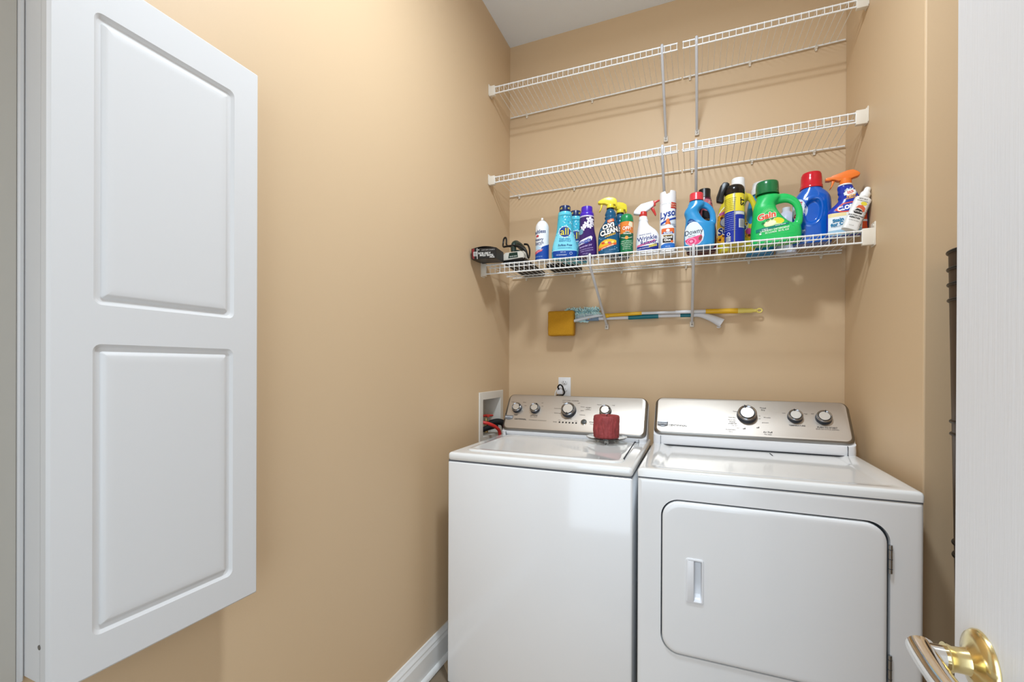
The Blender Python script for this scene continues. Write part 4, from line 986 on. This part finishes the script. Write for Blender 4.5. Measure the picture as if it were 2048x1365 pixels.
# --- stain spray with orange trigger
t = thing('spray_bottle', 'blue and white stain spray bottle with orange trigger head, beside the right wall', 'spray bottle', (1.5235, -.274, DECK), face_cam(1.52, -.27, 0)*.55, GB)
q = .000300
def J5(z, l, r_, b_, n=2.6, c=842): return (z, (r_-l)/2*q, b_, ((l+r_)/2-c)*q, 0, n)
X = lambda v, c=842: (v-c)*q
Z = lambda v: (1115-v)*q
S = [J5(0, 650, 1035, .024, 3), J5(.005, 632, 1052, .028, 3), J5(Z(1000), 628, 1056, .029, 2.9), J5(Z(860), 626, 1056, .029, 2.8), J5(Z(790), 634, 1050, .028, 2.7), J5(Z(740), 672, 1030, .026, 2.5), J5(Z(690), 725, 1005, .024, 2.4), J5(Z(650), 752, 985, .0225, 2.3), J5(Z(620), 748, 972, .022, 2.2), J5(Z(585), 756, 955, .0215, 2.2), J5(Z(560), 746, 945, .021, 2.1), J5(Z(525), 746, 925, .021, 2), J5(Z(490), 740, 908, .020, 2), J5(Z(462), 748, 900, .019, 2)]
b = obj('bottle_body', loft(new(), secs_smooth(S, 5), 44), plas('1a35a8', .2), t, ang=50)
obj('neck_ring', lathe(new(), [(.0225, Z(468)), (.0232, Z(462)), (.0225, Z(452)), (.018, Z(450))], 36, M.Translation((X(824), 0, 0))), plas('eef0f4'), t)
ORG = plas('ee7b2c', .35)
obj('collar', lathe(new(), [(.0190, Z(455)), (.0196, Z(445)), (.0190, Z(380)), (0, Z(378))], 32, M.Translation((X(828), 0, 0))), ORG, t)
hp = lambda pts: [(X(828 + (x-828)*.90), Z(400 + (z-400)*.92)) for x, z in pts]
head(t, hp([(590, 330), (590, 366), (640, 372), (662, 364), (700, 372), (735, 392), (800, 402), (880, 392), (915, 378), (965, 368), (990, 350), (985, 322), (950, 292), (910, 268), (850, 266), (760, 290), (664, 310), (658, 322), (610, 326)]), .0125, ORG, .0018)
head(t, hp([(662, 366), (708, 376), (695, 400), (682, 432), (662, 470), (642, 492), (638, 488), (655, 455), (664, 415)]), .006, ORG, .0016, 'trigger')
s = Surf(b)
s.patch('label_white', [[(X(622), Z(1060)), (X(1062), Z(1060)), (X(1062), Z(840)), (X(622), Z(815))]], 'e9eef2')
s.patch('label_gold', [[(X(622), Z(868)), (X(830), Z(870)), (X(830), Z(830)), (X(622), Z(815))]], 'ecd9a0')
s.patch('label_fade', [[(X(622), Z(1112)), (X(1062), Z(1112)), (X(1062), Z(1040)), (X(622), Z(1040))]], '9fc4dc')
s.patch('label_orange_side', [[(X(985), Z(1110)), (X(1062), Z(1110)), (X(1062), Z(820)), (X(1000), Z(820))]], 'd2512a'); s.patch('label_white_side', [[(X(985), Z(965)), (X(1062), Z(965)), (X(1062), Z(940)), (X(985), Z(940))]], 'dfe6f0')
s.patch('label_diamond', [[(X(705), Z(780)), (X(790), Z(705)), (X(985), Z(690)), (X(1030), Z(760)), (X(960), Z(830)), (X(770), Z(822))]], 'e2532f')
s.patch('label_diamond_face', [[(X(728), Z(778)), (X(800), Z(718)), (X(975), Z(704)), (X(1010), Z(760)), (X(950), Z(815)), (X(780), Z(808))]], '1c3aa8')
s.text('CLOROX', .0215, 'f6f6f4', X(862), Z(762), R(8), .06, .08, xs=.86)
s.patch('label_burst', [star(0, 0, .0205, 12, .62)], 'cfe0f8', X(868), Z(575)); s.patch('label_oval', [ellipse(0, 0, .0180, .0110, 24, R(12))], 'f6f4f0', X(868), Z(575))
s.text('36%', .0125, 'd8432c', X(868), Z(570), R(8), .03); s.text('MORE', .005, 'd8432c', X(868), Z(590), R(8), .02)
s.text('NEW', .0120, 'f0b04a', X(878), Z(622), R(9), .04); s.text('FORMULA', .0082, 'f0b04a', X(884), Z(648), R(9), .03)
s.text('Stain', .0175, '2478a4', X(745), Z(915), R(8), .05); s.text('for Colors', .0175, '2478a4', X(795), Z(958), R(8), .05); s.text('remover', .007, '5a86a4', X(735), Z(992), R(6))

# --- leaning white stain-remover bottle
t = thing('squeeze_bottle', 'small white stain remover bottle tilted against the right wall', 'bottle', (1.5185, -.328, DECK+.0105), 0, GB, rot=(R(-2), R(22), R(8)))
S = [(0, .0245, .013, 0, 0, 3.2), (.004, .0268, .0155, 0, 0, 3.2), (.06, .0272, .016, 0, 0, 3.2), (.115, .0268, .016, 0, 0, 3.2), (.122, .0255, .0155, 0, 0, 2.8), (.127, .020, .0135, 0, 0, 2.2), (.129, .0150, .0125, 0, 0, 2)]
b = obj('bottle_body', loft(new(), secs_smooth(S, 5)), plas('ecebe8', .35), t, ang=50)
obj('shoulder_cap', lathe(new(), [(.0160, .127), (.0165, .129), (.0165, .143), (.0150, .146), (.0110, .147)], 32), plas('f0efec', .35), t)
obj('flip_tip', lathe(new(), [(.0110, .1465), (.0112, .150), (.0100, .163), (.0085, .166), (0, .1665)], 28), plas('f2f1ee', .35), t)
s = Surf(b)
s.text('GETS OUT', .0062, '3a3430', -.004, .1145, 0, .02); s.text('TOUGH STAINS', .0052, '3a3430', -.004, .1070)
s.patch('label_seal', [ellipse(0, 0, .0105, .0068)], 'ead94a', .004, .0985)
s.patch('label_blob', [[(-.016, .078), (-.010, .089), (.002, .092), (.014, .084), (.016, .070), (.006, .062), (.008, .074), (-.004, .080)]], 'dc6a4a'); s.patch('label_blob_dark', [[(-.019, .066), (-.010, .076), (.004, .074), (.014, .067), (.010, .058), (-.014, .058)]], '2a2a2c')
s.text('SPOTS OUT', .0078, 'f4f2ee', -.002, .0655, 0, .03)
s.text('PRE-WASH STAIN', .0062, '2c2c2e', -.004, .050, 0, .03); s.text('REMOVER', .0080, '2c2c2e', -.005, .0415, 0, .03)
s.text('WORKS ON FABRIC', .0040, '77736e', -.004, .031); s.text('16 FL OZ', .0040, '77736e', -.006, .012)
for k in range(3): s.k = 8; s.patch('label_side_line', [rect(.0165, .0169, .006, .112), rect(.0280, .0284, .006, .112)][:2], 'b4685c')
s.text('DIRECTIONS FOR USE SHAKE WELL', .0060, '57534e', .0225, .062, R(90), .01)

# --- black carton of the travel iron, flat boxes and the iron itself
t = thing('carton', 'black iron carton lying upside down at the far left end of the shelf', 'box', (.0500, -.345, DECK+.006), 0, GB, rot=(R(4.2), 0, R(9)))
b = obj('carton_body', bx(-.060, .060, -.135, .005, 0, .0500, .0015, 1), mat('black_card', (26, 24, 24), .4), t, smooth=False)
bm = new()
n = 12
for yy in (-.132, .05):
    pass
top = [(-.060 + .12*k/n, .0495 + .0095*sin(pi*k/n)) for k in range(n+1)]
prism(bm, top + [(x, z-.0018) for x, z in top[::-1]], -.130, .0); obj('lid_flap', bm, mat('dark_card', (38, 34, 32), .5), t, ang=60, label='bowed lid flap')
s = Surf(b)
s.patch('label_red', [rect(-.060, -.046, .001, .049)], '8a2f30'); s.patch('barcode_ground', [rect(-.050, -.030, .014, .034)], 'd8d6d2'); s.patch('barcode', [rect(-.048, -.032, .0155 + .0025*k, .0155 + .0025*k + .0012) for k in range(7)], '242222')
s.patch('label_white', [rect(-.0335, -.0300, .001, .049)], 'cac6c0')
for tx, sz, dx_, dz_ in (('& DRY IRON', .0125, -.001, .0235), ('TRAVEL STEAM', .0125, .012, .0135), ('TC561', .0105, .040, .0045)): pass
s.text('A DRY IRON', .0125, 'e2e0dc', .003, .0265, pi, .03, xs=.85); s.text('TRAVEL STEAM', .0120, 'e2e0dc', .014, .0168, pi, .03, xs=.82); s.text('TC561', .0105, 'e2e0dc', .040, .0075, pi, .03, xs=.85)
s.text('COMPACT AND LIGHT', .0062, 'b8b4b0', .022, .0405, pi); s.patch('label_dot', [ellipse(0, 0, .003, .003)], 'b8b4b0', -.024, .042)

t = thing('flat_case', 'flat dark grey case lying under the travel iron', 'case', (.158, -.150, DECK), R(2), GB)
bm = bx(-.062, .062, -.148, .150, 0, .017, .004, 2); obj('case_body', bm, mat('dark_grey_fabric', (58, 58, 60), .7, bump=.2, bscale=500), t)
obj('zip_line', bx(-.0625, .0625, -.1485, .1505, .0075, .0095, .0004, 1), BLACKP, t)
t = thing('flat_case', 'flat black case lying behind the starch can and pale blue bottles', 'case', (.352, -.098, DECK), R(-1), GB)
obj('case_body', bx(-.075, .075, -.075, .078, 0, .020, .004, 2), mat('black_fabric', (22, 22, 24), .7, bump=.2, bscale=500), t)
obj('zip_line', bx(-.0755, .0755, -.0755, .0785, .009, .011, .0004, 1), BLACKP, t)

t = thing('travel_iron', 'small white travel iron with dark green handle and black cord wrapped on', 'iron', (.1480, -.232, DECK+.0172), R(-6), GB); t.scale = (1.25, 1.15, 1.45)
# body: heel towards the camera, tip away; local -y is the heel
def iron_sec(y, hw, z0, z1, n=8): return None
bm = new()
prof = [(-.055, .046, .030), (-.050, .047, .034), (-.02, .046, .040), (.02, .040, .040), (.055, .027, .034), (.080, .010, .022), (.086, .003, .016)]
rings = []
for y_, hw, h in prof:
    ring = [(-hw, .010), (-hw*.97, .010 + (h-.01)*.55), (-hw*.72, h), (hw*.72, h), (hw*.97, .010 + (h-.01)*.55), (hw, .010)]
    rings.append([bm.verts.new((x, y_, z)) for x, z in ring])
for a, c in zip(rings, rings[1:]):
    for k in range(6): bm.faces.new((a[k], a[(k+1) % 6], c[(k+1) % 6], c[k]))
bm.faces.new(rings[0]); bm.faces.new(rings[-1])
me = mesh_of(bm, [('BEVEL', dict(width=.003, segments=2, limit_method='ANGLE'))])
b = obj('iron_body', me, plas('dcd9ce', .3), t, ang=50)
bm = new(); rings = []
for z in (0, .002, .0105):
    k_ = .97 if z == 0 else 1.015
    rings.append([bm.verts.new((sx*hw*k_, y_, z)) for sx, seq in ((1, prof), (-1, prof[::-1])) for y_, hw, h in seq])
for a, c in zip(rings, rings[1:]):
    for k in range(len(a)): bm.faces.new((a[k], a[(k+1) % len(a)], c[(k+1) % len(c)], c[k]))
bm.faces.new(rings[0]); bm.faces.new(rings[-1]); obj('soleplate', bm, BLACKP, t)
GRD = mat('dark_green_plastic', (34, 52, 46), .3)
obj('handle', tube(new(), curve([(0, -.046, .036), (0, -.048, .050), (0, -.040, .062), (.0, -.015, .068), (.0, .03, .064), (0, .058, .055), (0, .066, .040), (0, .064, .028)], 5), .0115, 16), GRD, t, label='dark green handle')
s = Surf(b)
s.patch('label_green', [[(-.020, .0125), (.024, .0125), (.021, .0305), (-.016, .0305)]], '22382e'); s.text('TRAVEL IRON', .0055, 'd8dcd4', .002, .0175, 0, .02)
obj('steam_dial', lathe(new(), [(.014, .0), (.0145, .004), (.012, .007), (0, .0075)], 24, M.Translation((0, -.012, .0385))), GRD, t)
obj('cord', tube(new(), curve([(.004, -.052, .052), (-.022, -.050, .056), (-.034, -.044, .064), (-.0375, -.038, .078), (-.041, -.034, .088), (-.047, -.032, .0915), (-.053, -.032, .087), (-.0545, -.034, .074), (-.052, -.040, .062), (-.044, -.047, .0565), (-.030, -.052, .0555), (.010, -.056, .0535), (.040, -.052, .044), (.056, -.046, .030), (.060, -.036, .012), (.058, -.020, .018), (.050, .0, .045), (.036, .012, .066), (.018, .016, .071)], 6), .0036, 10), BLACKP, t, label='black power cord')

# ================================================================== HANGING BEHIND THE SHELF BRACES
# sponge mop with yellow and white telescopic handle
t = thing('sponge_mop', 'long yellow and white handled wall mop with ochre sponge, behind the shelf braces', 'mop', (.327, -.045, 1.461))
L0 = lambda p: tuple(V(p) - V((.327, -.045, 1.461)))
bm = new(); box(bm, -.072, .069, -.034, .016, -.066, .066, .010, 3)
bmesh.ops.subdivide_edges(bm, edges=[e for e in bm.edges if e.calc_length() > .03], cuts=6, use_grid_fill=True)
for v in bm.verts: v.co += V((noise.noise(v.co*60), noise.noise(v.co*60 + V((9, 0, 0))), noise.noise(v.co*60 + V((0, 9, 0)))))*.0012
obj('sponge', bm, mat('ochre_sponge', (192, 138, 24), .9, bump=.9, bscale=220, cvar=.16), t, ang=0)
PW = plas('dcdde2', .35); PY = plas('e6b41e', .35)
obj('sponge_mount', tube(new(), curve([L0((.385, -.052, 1.470)), L0((.43, -.060, 1.480)), L0((.52, -.056, 1.495)), L0((.563, -.052, 1.495))], 4), [.013]*5 + [.012]*4 + [.0085]*4, 14, sy=.6), plas('d8e2ec', .35), t)
def seg(t, name, p, q, r0, r1, m, parent=None): return obj(name, tube(new(), [L0(p), L0(q)], [r0, r1], 18), m, parent or t)
obj('pole_joint', lathe(new(), [(.004, -.014), (.0105, -.010), (.0115, 0), (.0105, .010), (.004, .013)], 18, M.Translation(L0((.566, -.052, 1.494))) @ M.Rotation(pi/2, 4, 'Y')), PY, t)
seg(t, 'pole_sleeve', (.560, -.052, 1.4945), (.737, -.046, 1.5000), .0088, .0088, PY)
seg(t, 'pole', (.735, -.046, 1.5000), (1.035, -.038, 1.4978), .0070, .0070, PW)
seg(t, 'pole_sleeve', (.895, -.042, 1.4990), (1.033, -.038, 1.4978), .0082, .0082, PW)
seg(t, 'grip', (1.030, -.038, 1.4975), (1.167, -.034, 1.4945), .0112, .0125, PY)
PLY = plas('ecd972', .4)
obj('grip_end', tube(new(), curve([L0((1.163, -.034, 1.4945)), L0((1.20, -.033, 1.4940)), L0((1.232, -.033, 1.4930)), L0((1.246, -.033, 1.4925))], 4), [.0118]*4 + [.0105]*4 + [.0075]*4 + [.005], 18), PLY, t, label='pale yellow grip end')
obj('hanging_loop', tube(new(), [L0((1.256 + .0105*cos(2*pi*k/20), -.033, 1.4922 + .0085*sin(2*pi*k/20))) for k in range(20)], .0034, 10, closed=True), PLY, t)

# extendable fluffy duster
t = thing('duster', 'extendable duster with pale blue fluffy head and teal and white pole', 'duster', (.43, -.024, 1.51))
L0 = lambda p: tuple(V(p) - V((.43, -.024, 1.51)))
FL = mat('pale_blue_fibre', (204, 242, 246), .8, cvar=.16, bscale=60)
rnd = random.Random(11)
bm = new()
for i in range(210):
    u = rnd.random(); cx_ = .346 + .172*u; ang = rnd.uniform(-.5, pi+.5)
    zb = 1.521 + .004*sin(u*9); L_ = rnd.uniform(.026, .043)*(1 - .35*abs(u-.5))
    d = V((rnd.uniform(-.45, .45), -.45*abs(cos(ang)) + .12, sin(ang))).normalized()
    w_ = V((1, rnd.uniform(-.4, .4), rnd.uniform(-.4, .4))).normalized()*rnd.uniform(.0025, .005)
    p = V((cx_, -.022, zb)); prev = None
    for k in range(5):
        f = k/4; c = p + d*L_*f + V((0.006*sin(f*5 + i), -.006*sin(f*3), -.012*f*f + .003*sin(f*8+i)))
        ww = w_*(1 - .35*f) + V((0, 0, .0015*sin(6*f+i)))
        cur = (bm.verts.new(L0(c-ww)), bm.verts.new(L0(c+ww)))
        if prev: bm.faces.new((prev[0], prev[1], cur[1], cur[0]))
        prev = cur
for i in range(90):
    u = rnd.random(); cx_ = .402 + .060*u
    p = V((cx_, -.030, 1.490 + .010*rnd.random())); d = V((rnd.uniform(-.2, .25), -.25, -1)).normalized(); L_ = rnd.uniform(.018, .030); prev = None
    for k in range(4):
        f = k/3; c = p + d*L_*f + V((.003*sin(f*6+i), 0, 0)); ww = V((1, 0, .2))*.0035*(1-.3*f)
        cur = (bm.verts.new(L0(c-ww)), bm.verts.new(L0(c+ww)))
        if prev: bm.faces.new((prev[0], prev[1], cur[1], cur[0]))
        prev = cur
obj('fluffy_head', bm, FL, t, kind='stuff', recalc=False, ang=0)
obj('head_core', tube(new(), curve([L0((.372, -.018, 1.512)), L0((.42, -.018, 1.514)), L0((.50, -.020, 1.513)), L0((.53, -.022, 1.508))], 4), [.010]*4 + [.012]*4 + [.009]*4 + [.005], 14, sy=.7), FL, t)
WF = mat('white_blue_fabric', (206, 226, 236), .7, cvar=.05, bscale=80)
for k in range(5):
    obj('fabric_fold', tube(new(), curve([L0((.392, -.034, 1.500 - .006*k)), L0((.42, -.043, 1.503 - .006*k)), L0((.47, -.042, 1.506 - .005*k)), L0((.52, -.036, 1.500 - .003*k))], 4), [.0030, .0034, .0038, .004, .0042, .0042, .0042, .004, .0038, .0032, .0028, .0022, .0015], 8, sy=.7), WF, t)
seg2 = lambda name, p, q, r0, r1, m, label=None: obj(name, tube(new(), [L0(p), L0(q)], [r0, r1], 18), m, t, label=label)
b = seg2('label_sleeve', (.452, -.034, 1.484), (.520, -.033, 1.4825), .0135, .0125, mat('slate_film', (118, 142, 166), .4), 'grey-blue printed sleeve')
bm = poly_bm([star(0, 0, .0085, 10, .6)]); xf(bm, M.Translation(L0((.468, -.0480, 1.484)))); obj('sleeve_sun', bm, ink('e8b23a'), b)
bm = poly_bm([ellipse(0, 0, .004, .004, 12)]); xf(bm, M.Translation(L0((.484, -.0478, 1.484)))); obj('sleeve_dot', bm, ink('5a3f8a'), b)
TEAL = plas('0f6f7e', .4)
seg2('pole', (.515, -.033, 1.4825), (.672, -.031, 1.4830), .0088, .0088, PW)
seg2('grip', (.670, -.031, 1.4830), (.815, -.029, 1.4848), .0120, .0120, TEAL, 'teal grip')
seg2('pole', (.813, -.029, 1.4848), (.93, -.027, 1.4836), .0084, .0084, PW)
seg2('grip', (.917, -.027, 1.4836), (.968, -.026, 1.4832), .0090, .0090, TEAL, 'short teal grip')
bm = new()
P = curve([L0((.965, -.026, 1.4832)), L0((.995, -.026, 1.4842)), L0((1.025, -.026, 1.4780)), L0((1.065, -.026, 1.4610)), L0((1.1005, -.026, 1.4395))], 5)
n = len(P)
tube(bm, P, [.0080 + .0085*max(0, (i/(n-1)-.25)/.75)**1.3 for i in range(n)], 18, sy=1.35)
hk = obj('handle', bm, PW, t, label='white flared handle with end hook')
obj('end_hook', tube(new(), curve([L0((1.096, -.026, 1.428)), L0((1.092, -.026, 1.4205)), L0((1.084, -.026, 1.4195)), L0((1.079, -.026, 1.4240))], 4), .0022, 8), PW, hk)

# ================================================================== OUTLET, PLUGS, WATER BOX
t = thing('wall_outlet', 'white duplex wall outlet with cords above the washing machine', 'outlet', (.3290, 0, 1.1275))
b = obj('cover_plate', bx(-.0345, .0345, -.0055, 0, -.057, .046, .002, 2), plas('e2e1e0', .35), t)
for z in (.0185, -.0205):
    f = obj('socket_face', prism(new(), ellipse(0, z, .0165, .0140, 28), -.0075, -.004, .0006, 1), plas('dcdbda', .35), t, ang=50)
    for x, zz, w_ in ((-.006, z+.003, .0009), (.006, z+.003, .0009)): obj('slot', bx(x-w_, x+w_, -.0079, -.007, zz-.004, zz+.004), BLACKP, f, smooth=False)
    obj('slot', prism(new(), ellipse(0, z-.0075, .0022, .0025, 10), -.0079, -.007), BLACKP, f, smooth=False)
t = thing('power_plug', 'white plug block with thick black cord in the wall outlet', 'plug', (.312, -.03, 1.105))
obj('plug_body', bx(-.0165, .016, -.012, .0215, -.022, .012, .004, 2), plas('dddcdf', .35), t)
obj('power_cord', tube(new(), curve([(-.004, -.010, .004), (-.006, -.022, .018), (.006, -.026, .030), (.018, -.022, .022), (.022, -.016, .006), (.027, -.012, -.012), (.018, -.012, -.026), (0, -.010, -.030), (-.02, -.008, -.034), (-.026, -.004, -.08)], 6), .0042, 12), BLACKP, t, label='thick black cord')
obj('white_cord', tube(new(), curve([(-.012, -.008, .008), (-.020, -.010, -.006), (-.026, -.008, -.026), (-.029, -.006, -.08)], 6), .0036, 10), plas('e4dfd8', .4), t)

t = thing('water_outlet_box', 'recessed white plumbing box with red valve in the left wall', 'box', (0, (HY0+HY1)/2, (HZ0+HZ1)/2))
OB = plas('dcd6cb', .4)
bm = new(); HH = ((HY1-HY0)/2, (HZ1-HZ0)/2)
def fr(a, b_, x): return [bm.verts.new((x, y, z)) for y, z in ((-a, -b_), (a, -b_), (a, b_), (-a, b_))]
rr = [fr(HH[0]+.032, HH[1]+.034, .0004), fr(HH[0]+.032, HH[1]+.034, .004), fr(HH[0]+.030, HH[1]+.032, .0065), fr(HH[0]-.004, HH[1]-.004, .0065), fr(HH[0]-.0045, HH[1]-.0045, .004), fr(HH[0]-.006, HH[1]-.006, -.085)]
for a, b_ in zip(rr, rr[1:]):
    for k in range(4): bm.faces.new((a[k], a[(k+1) % 4], b_[(k+1) % 4], b_[k]))
bm.faces.new(rr[-1][::-1]); obj('box_frame', bm, OB, t, smooth=False)
vb = obj('valve', lathe(new(), [(.011, -.045), (.011, -.02), (.008, -.018), (.008, 0), (.012, .002), (.012, .012), (.006, .014), (.0045, .030), (0, .030)], 20, M.Translation((-.030, .003, -.040))), BRASS, t, label='brass valve with red handle')
bm = new(); tube(bm, [(-.048, -.034, .0), (-.030, .003, .003), (-.012, .046, .0)], [.006, .009, .006], 12, sy=.8); tube(bm, [(-.052, .020, .001), (-.030, .003, .003), (-.008, -.014, .001)], [.006, .009, .006], 12, sy=.8)
obj('valve_handle', bm, plas('c23a30', .35), vb, label='red cross handle')
obj('valve_nut', tube(new(), [(-.026, .008, -.030), (-.008, .024, -.033)], .0095, 6), BRASS, vb)
t = thing('washer_hose', 'thick black fabric-wrapped hose looping from the plumbing box behind the washer', 'hose', (.02, -.20, .92))
L0 = lambda p: tuple(V(p) - V((.02, -.20, .92)))
obj('hose_body', tube(new(), curve([L0(p) for p in ((-.020, -.235, .928), (.008, -.215, .938), (.030, -.195, .938), (.044, -.175, .926), (.050, -.168, .895), (.050, -.165, .86))], 6), .0165, 18), mat('black_rubber', (14, 14, 15), .75), t)
obj('hose_cuff', tube(new(), curve([L0(p) for p in ((-.060, -.300, .890), (-.04, -.280, .900), (-.008, -.245, .912), (.018, -.205, .920))], 6), .0135, 16), mat('black_rubber', (14, 14, 15), .75), t)
t = thing('water_hose', 'thin red water hose curving out of the plumbing box', 'hose', (.02, -.30, .92))
L0 = lambda p: tuple(V(p) - V((.02, -.30, .92)))
obj('hose_body', tube(new(), curve([L0(p) for p in ((-.030, -.330, .945), (-.002, -.322, .947), (.026, -.304, .938), (.048, -.275, .918), (.055, -.255, .895), (.056, -.245, .85))], 6), .0085, 16), plas('cc2f2a', .35), t)

# ================================================================== CANDLE ON A GLASS PLATE
PX, PY_ = .6310, -.408
t = thing('glass_plate', 'round clear glass footed plate under the red candle on the washer', 'plate', (PX, PY_, wz+.0035))
prof = [(0, .0165), (.03, .0165), (.060, .0185), (.080, .0212), (.0855, .0252), (.0870, .0262), (.0868, .0278), (.0835, .0280), (.078, .0250), (.060, .0222), (.02, .0212), (0, .0212)]
for k in range(3):
    a_ = R(-80 + 120*k)
    obj('foot', lathe(new(), [(0, .0005), (.004, .0), (.0075, .004), (.0080, .009), (.0065, .014), (.0075, .0175), (0, .0178)], 20, M.Translation((.045*cos(a_), .045*sin(a_), 0)), cap=False), GLASS, t)
obj('plate_body', lathe(new(), prof, 56, cap=False), GLASS, t, ang=60)
t = thing('candle', 'short thick red pillar candle with rough bark-like sides on a glass plate', 'candle', (PX, PY_, wz+.0035+.0232))
bm = new(); prof = [(0, 0), (.048, 0), (.053, .002)] + [(.0545, .004 + .0865*k/46) for k in range(47)] + [(.0535, .0945), (.050, .0965), (.0465, .0955), (.040, .0915), (.028, .0885), (.012, .0880), (0, .0880)]
lathe(bm, prof, 150, cap=False)
bmesh.ops.remove_doubles(bm, verts=bm.verts, dist=1e-4)
for v in bm.verts:
    rr_ = hypot(v.co.x, v.co.y)
    if rr_ > .045:
        p = V((v.co.x*26, v.co.y*26, v.co.z*16))
        d = noise.fractal(p, .9, 2.2, 4)*.0032 + (noise.fractal(V((v.co.x*120, v.co.y*120, v.co.z*45)), 1, 2, 3))*.0020 + abs(noise.noise(V((v.co.x*55, v.co.y*55, v.co.z*22))))*.0022
        if v.co.z > .09 or v.co.z < .003: d *= .5
        k = (rr_ + d)/rr_; v.co.x *= k; v.co.y *= k
obj('candle_body', bm, WAX, t, ang=0)
obj('wick', tube(new(), [(.0, 0, .087), (.001, 0, .094), (.003, .001, .0985)], .0013, 8), BLACKP, t)

# ================================================================== TALL BRONZE VASE behind the door
VX, VY = 1.689, -.855
t = thing('floor_vase', 'tall tapered bronze floor vase with raised rings, half hidden behind the door', 'vase', (VX, VY, 0))
def vr(z): return .0715 + (.0885-.0715)*(z-.58)/(1.536-.58)
prof = [(0, .0), (vr(0)*1.08, 0), (vr(0)*1.1, .012), (vr(.03), .03)] + [(vr(z), z) for z in (.2, .5, .8, 1.1, 1.3, 1.45, 1.53)] + [(vr(1.53)+.001, 1.536), (vr(1.53)-.004, 1.537), (vr(1.5)-.006, 1.50), (vr(.6)-.006, .6), (0, .59)]
b = obj('vase_body', lathe(new(), prof, 64, cap=False), BRONZE, t, ang=40)
for z in (1.536, 1.4915, 1.4515, 1.4105, 1.092, 1.0595, .7746, .742, .45, .42):
    rr_ = vr(z) + .0008
    obj('ring_band', tube(new(), [(rr_*cos(2*pi*k/64), rr_*sin(2*pi*k/64), z) for k in range(64)], .0042, 10, closed=True), BRONZED, t)
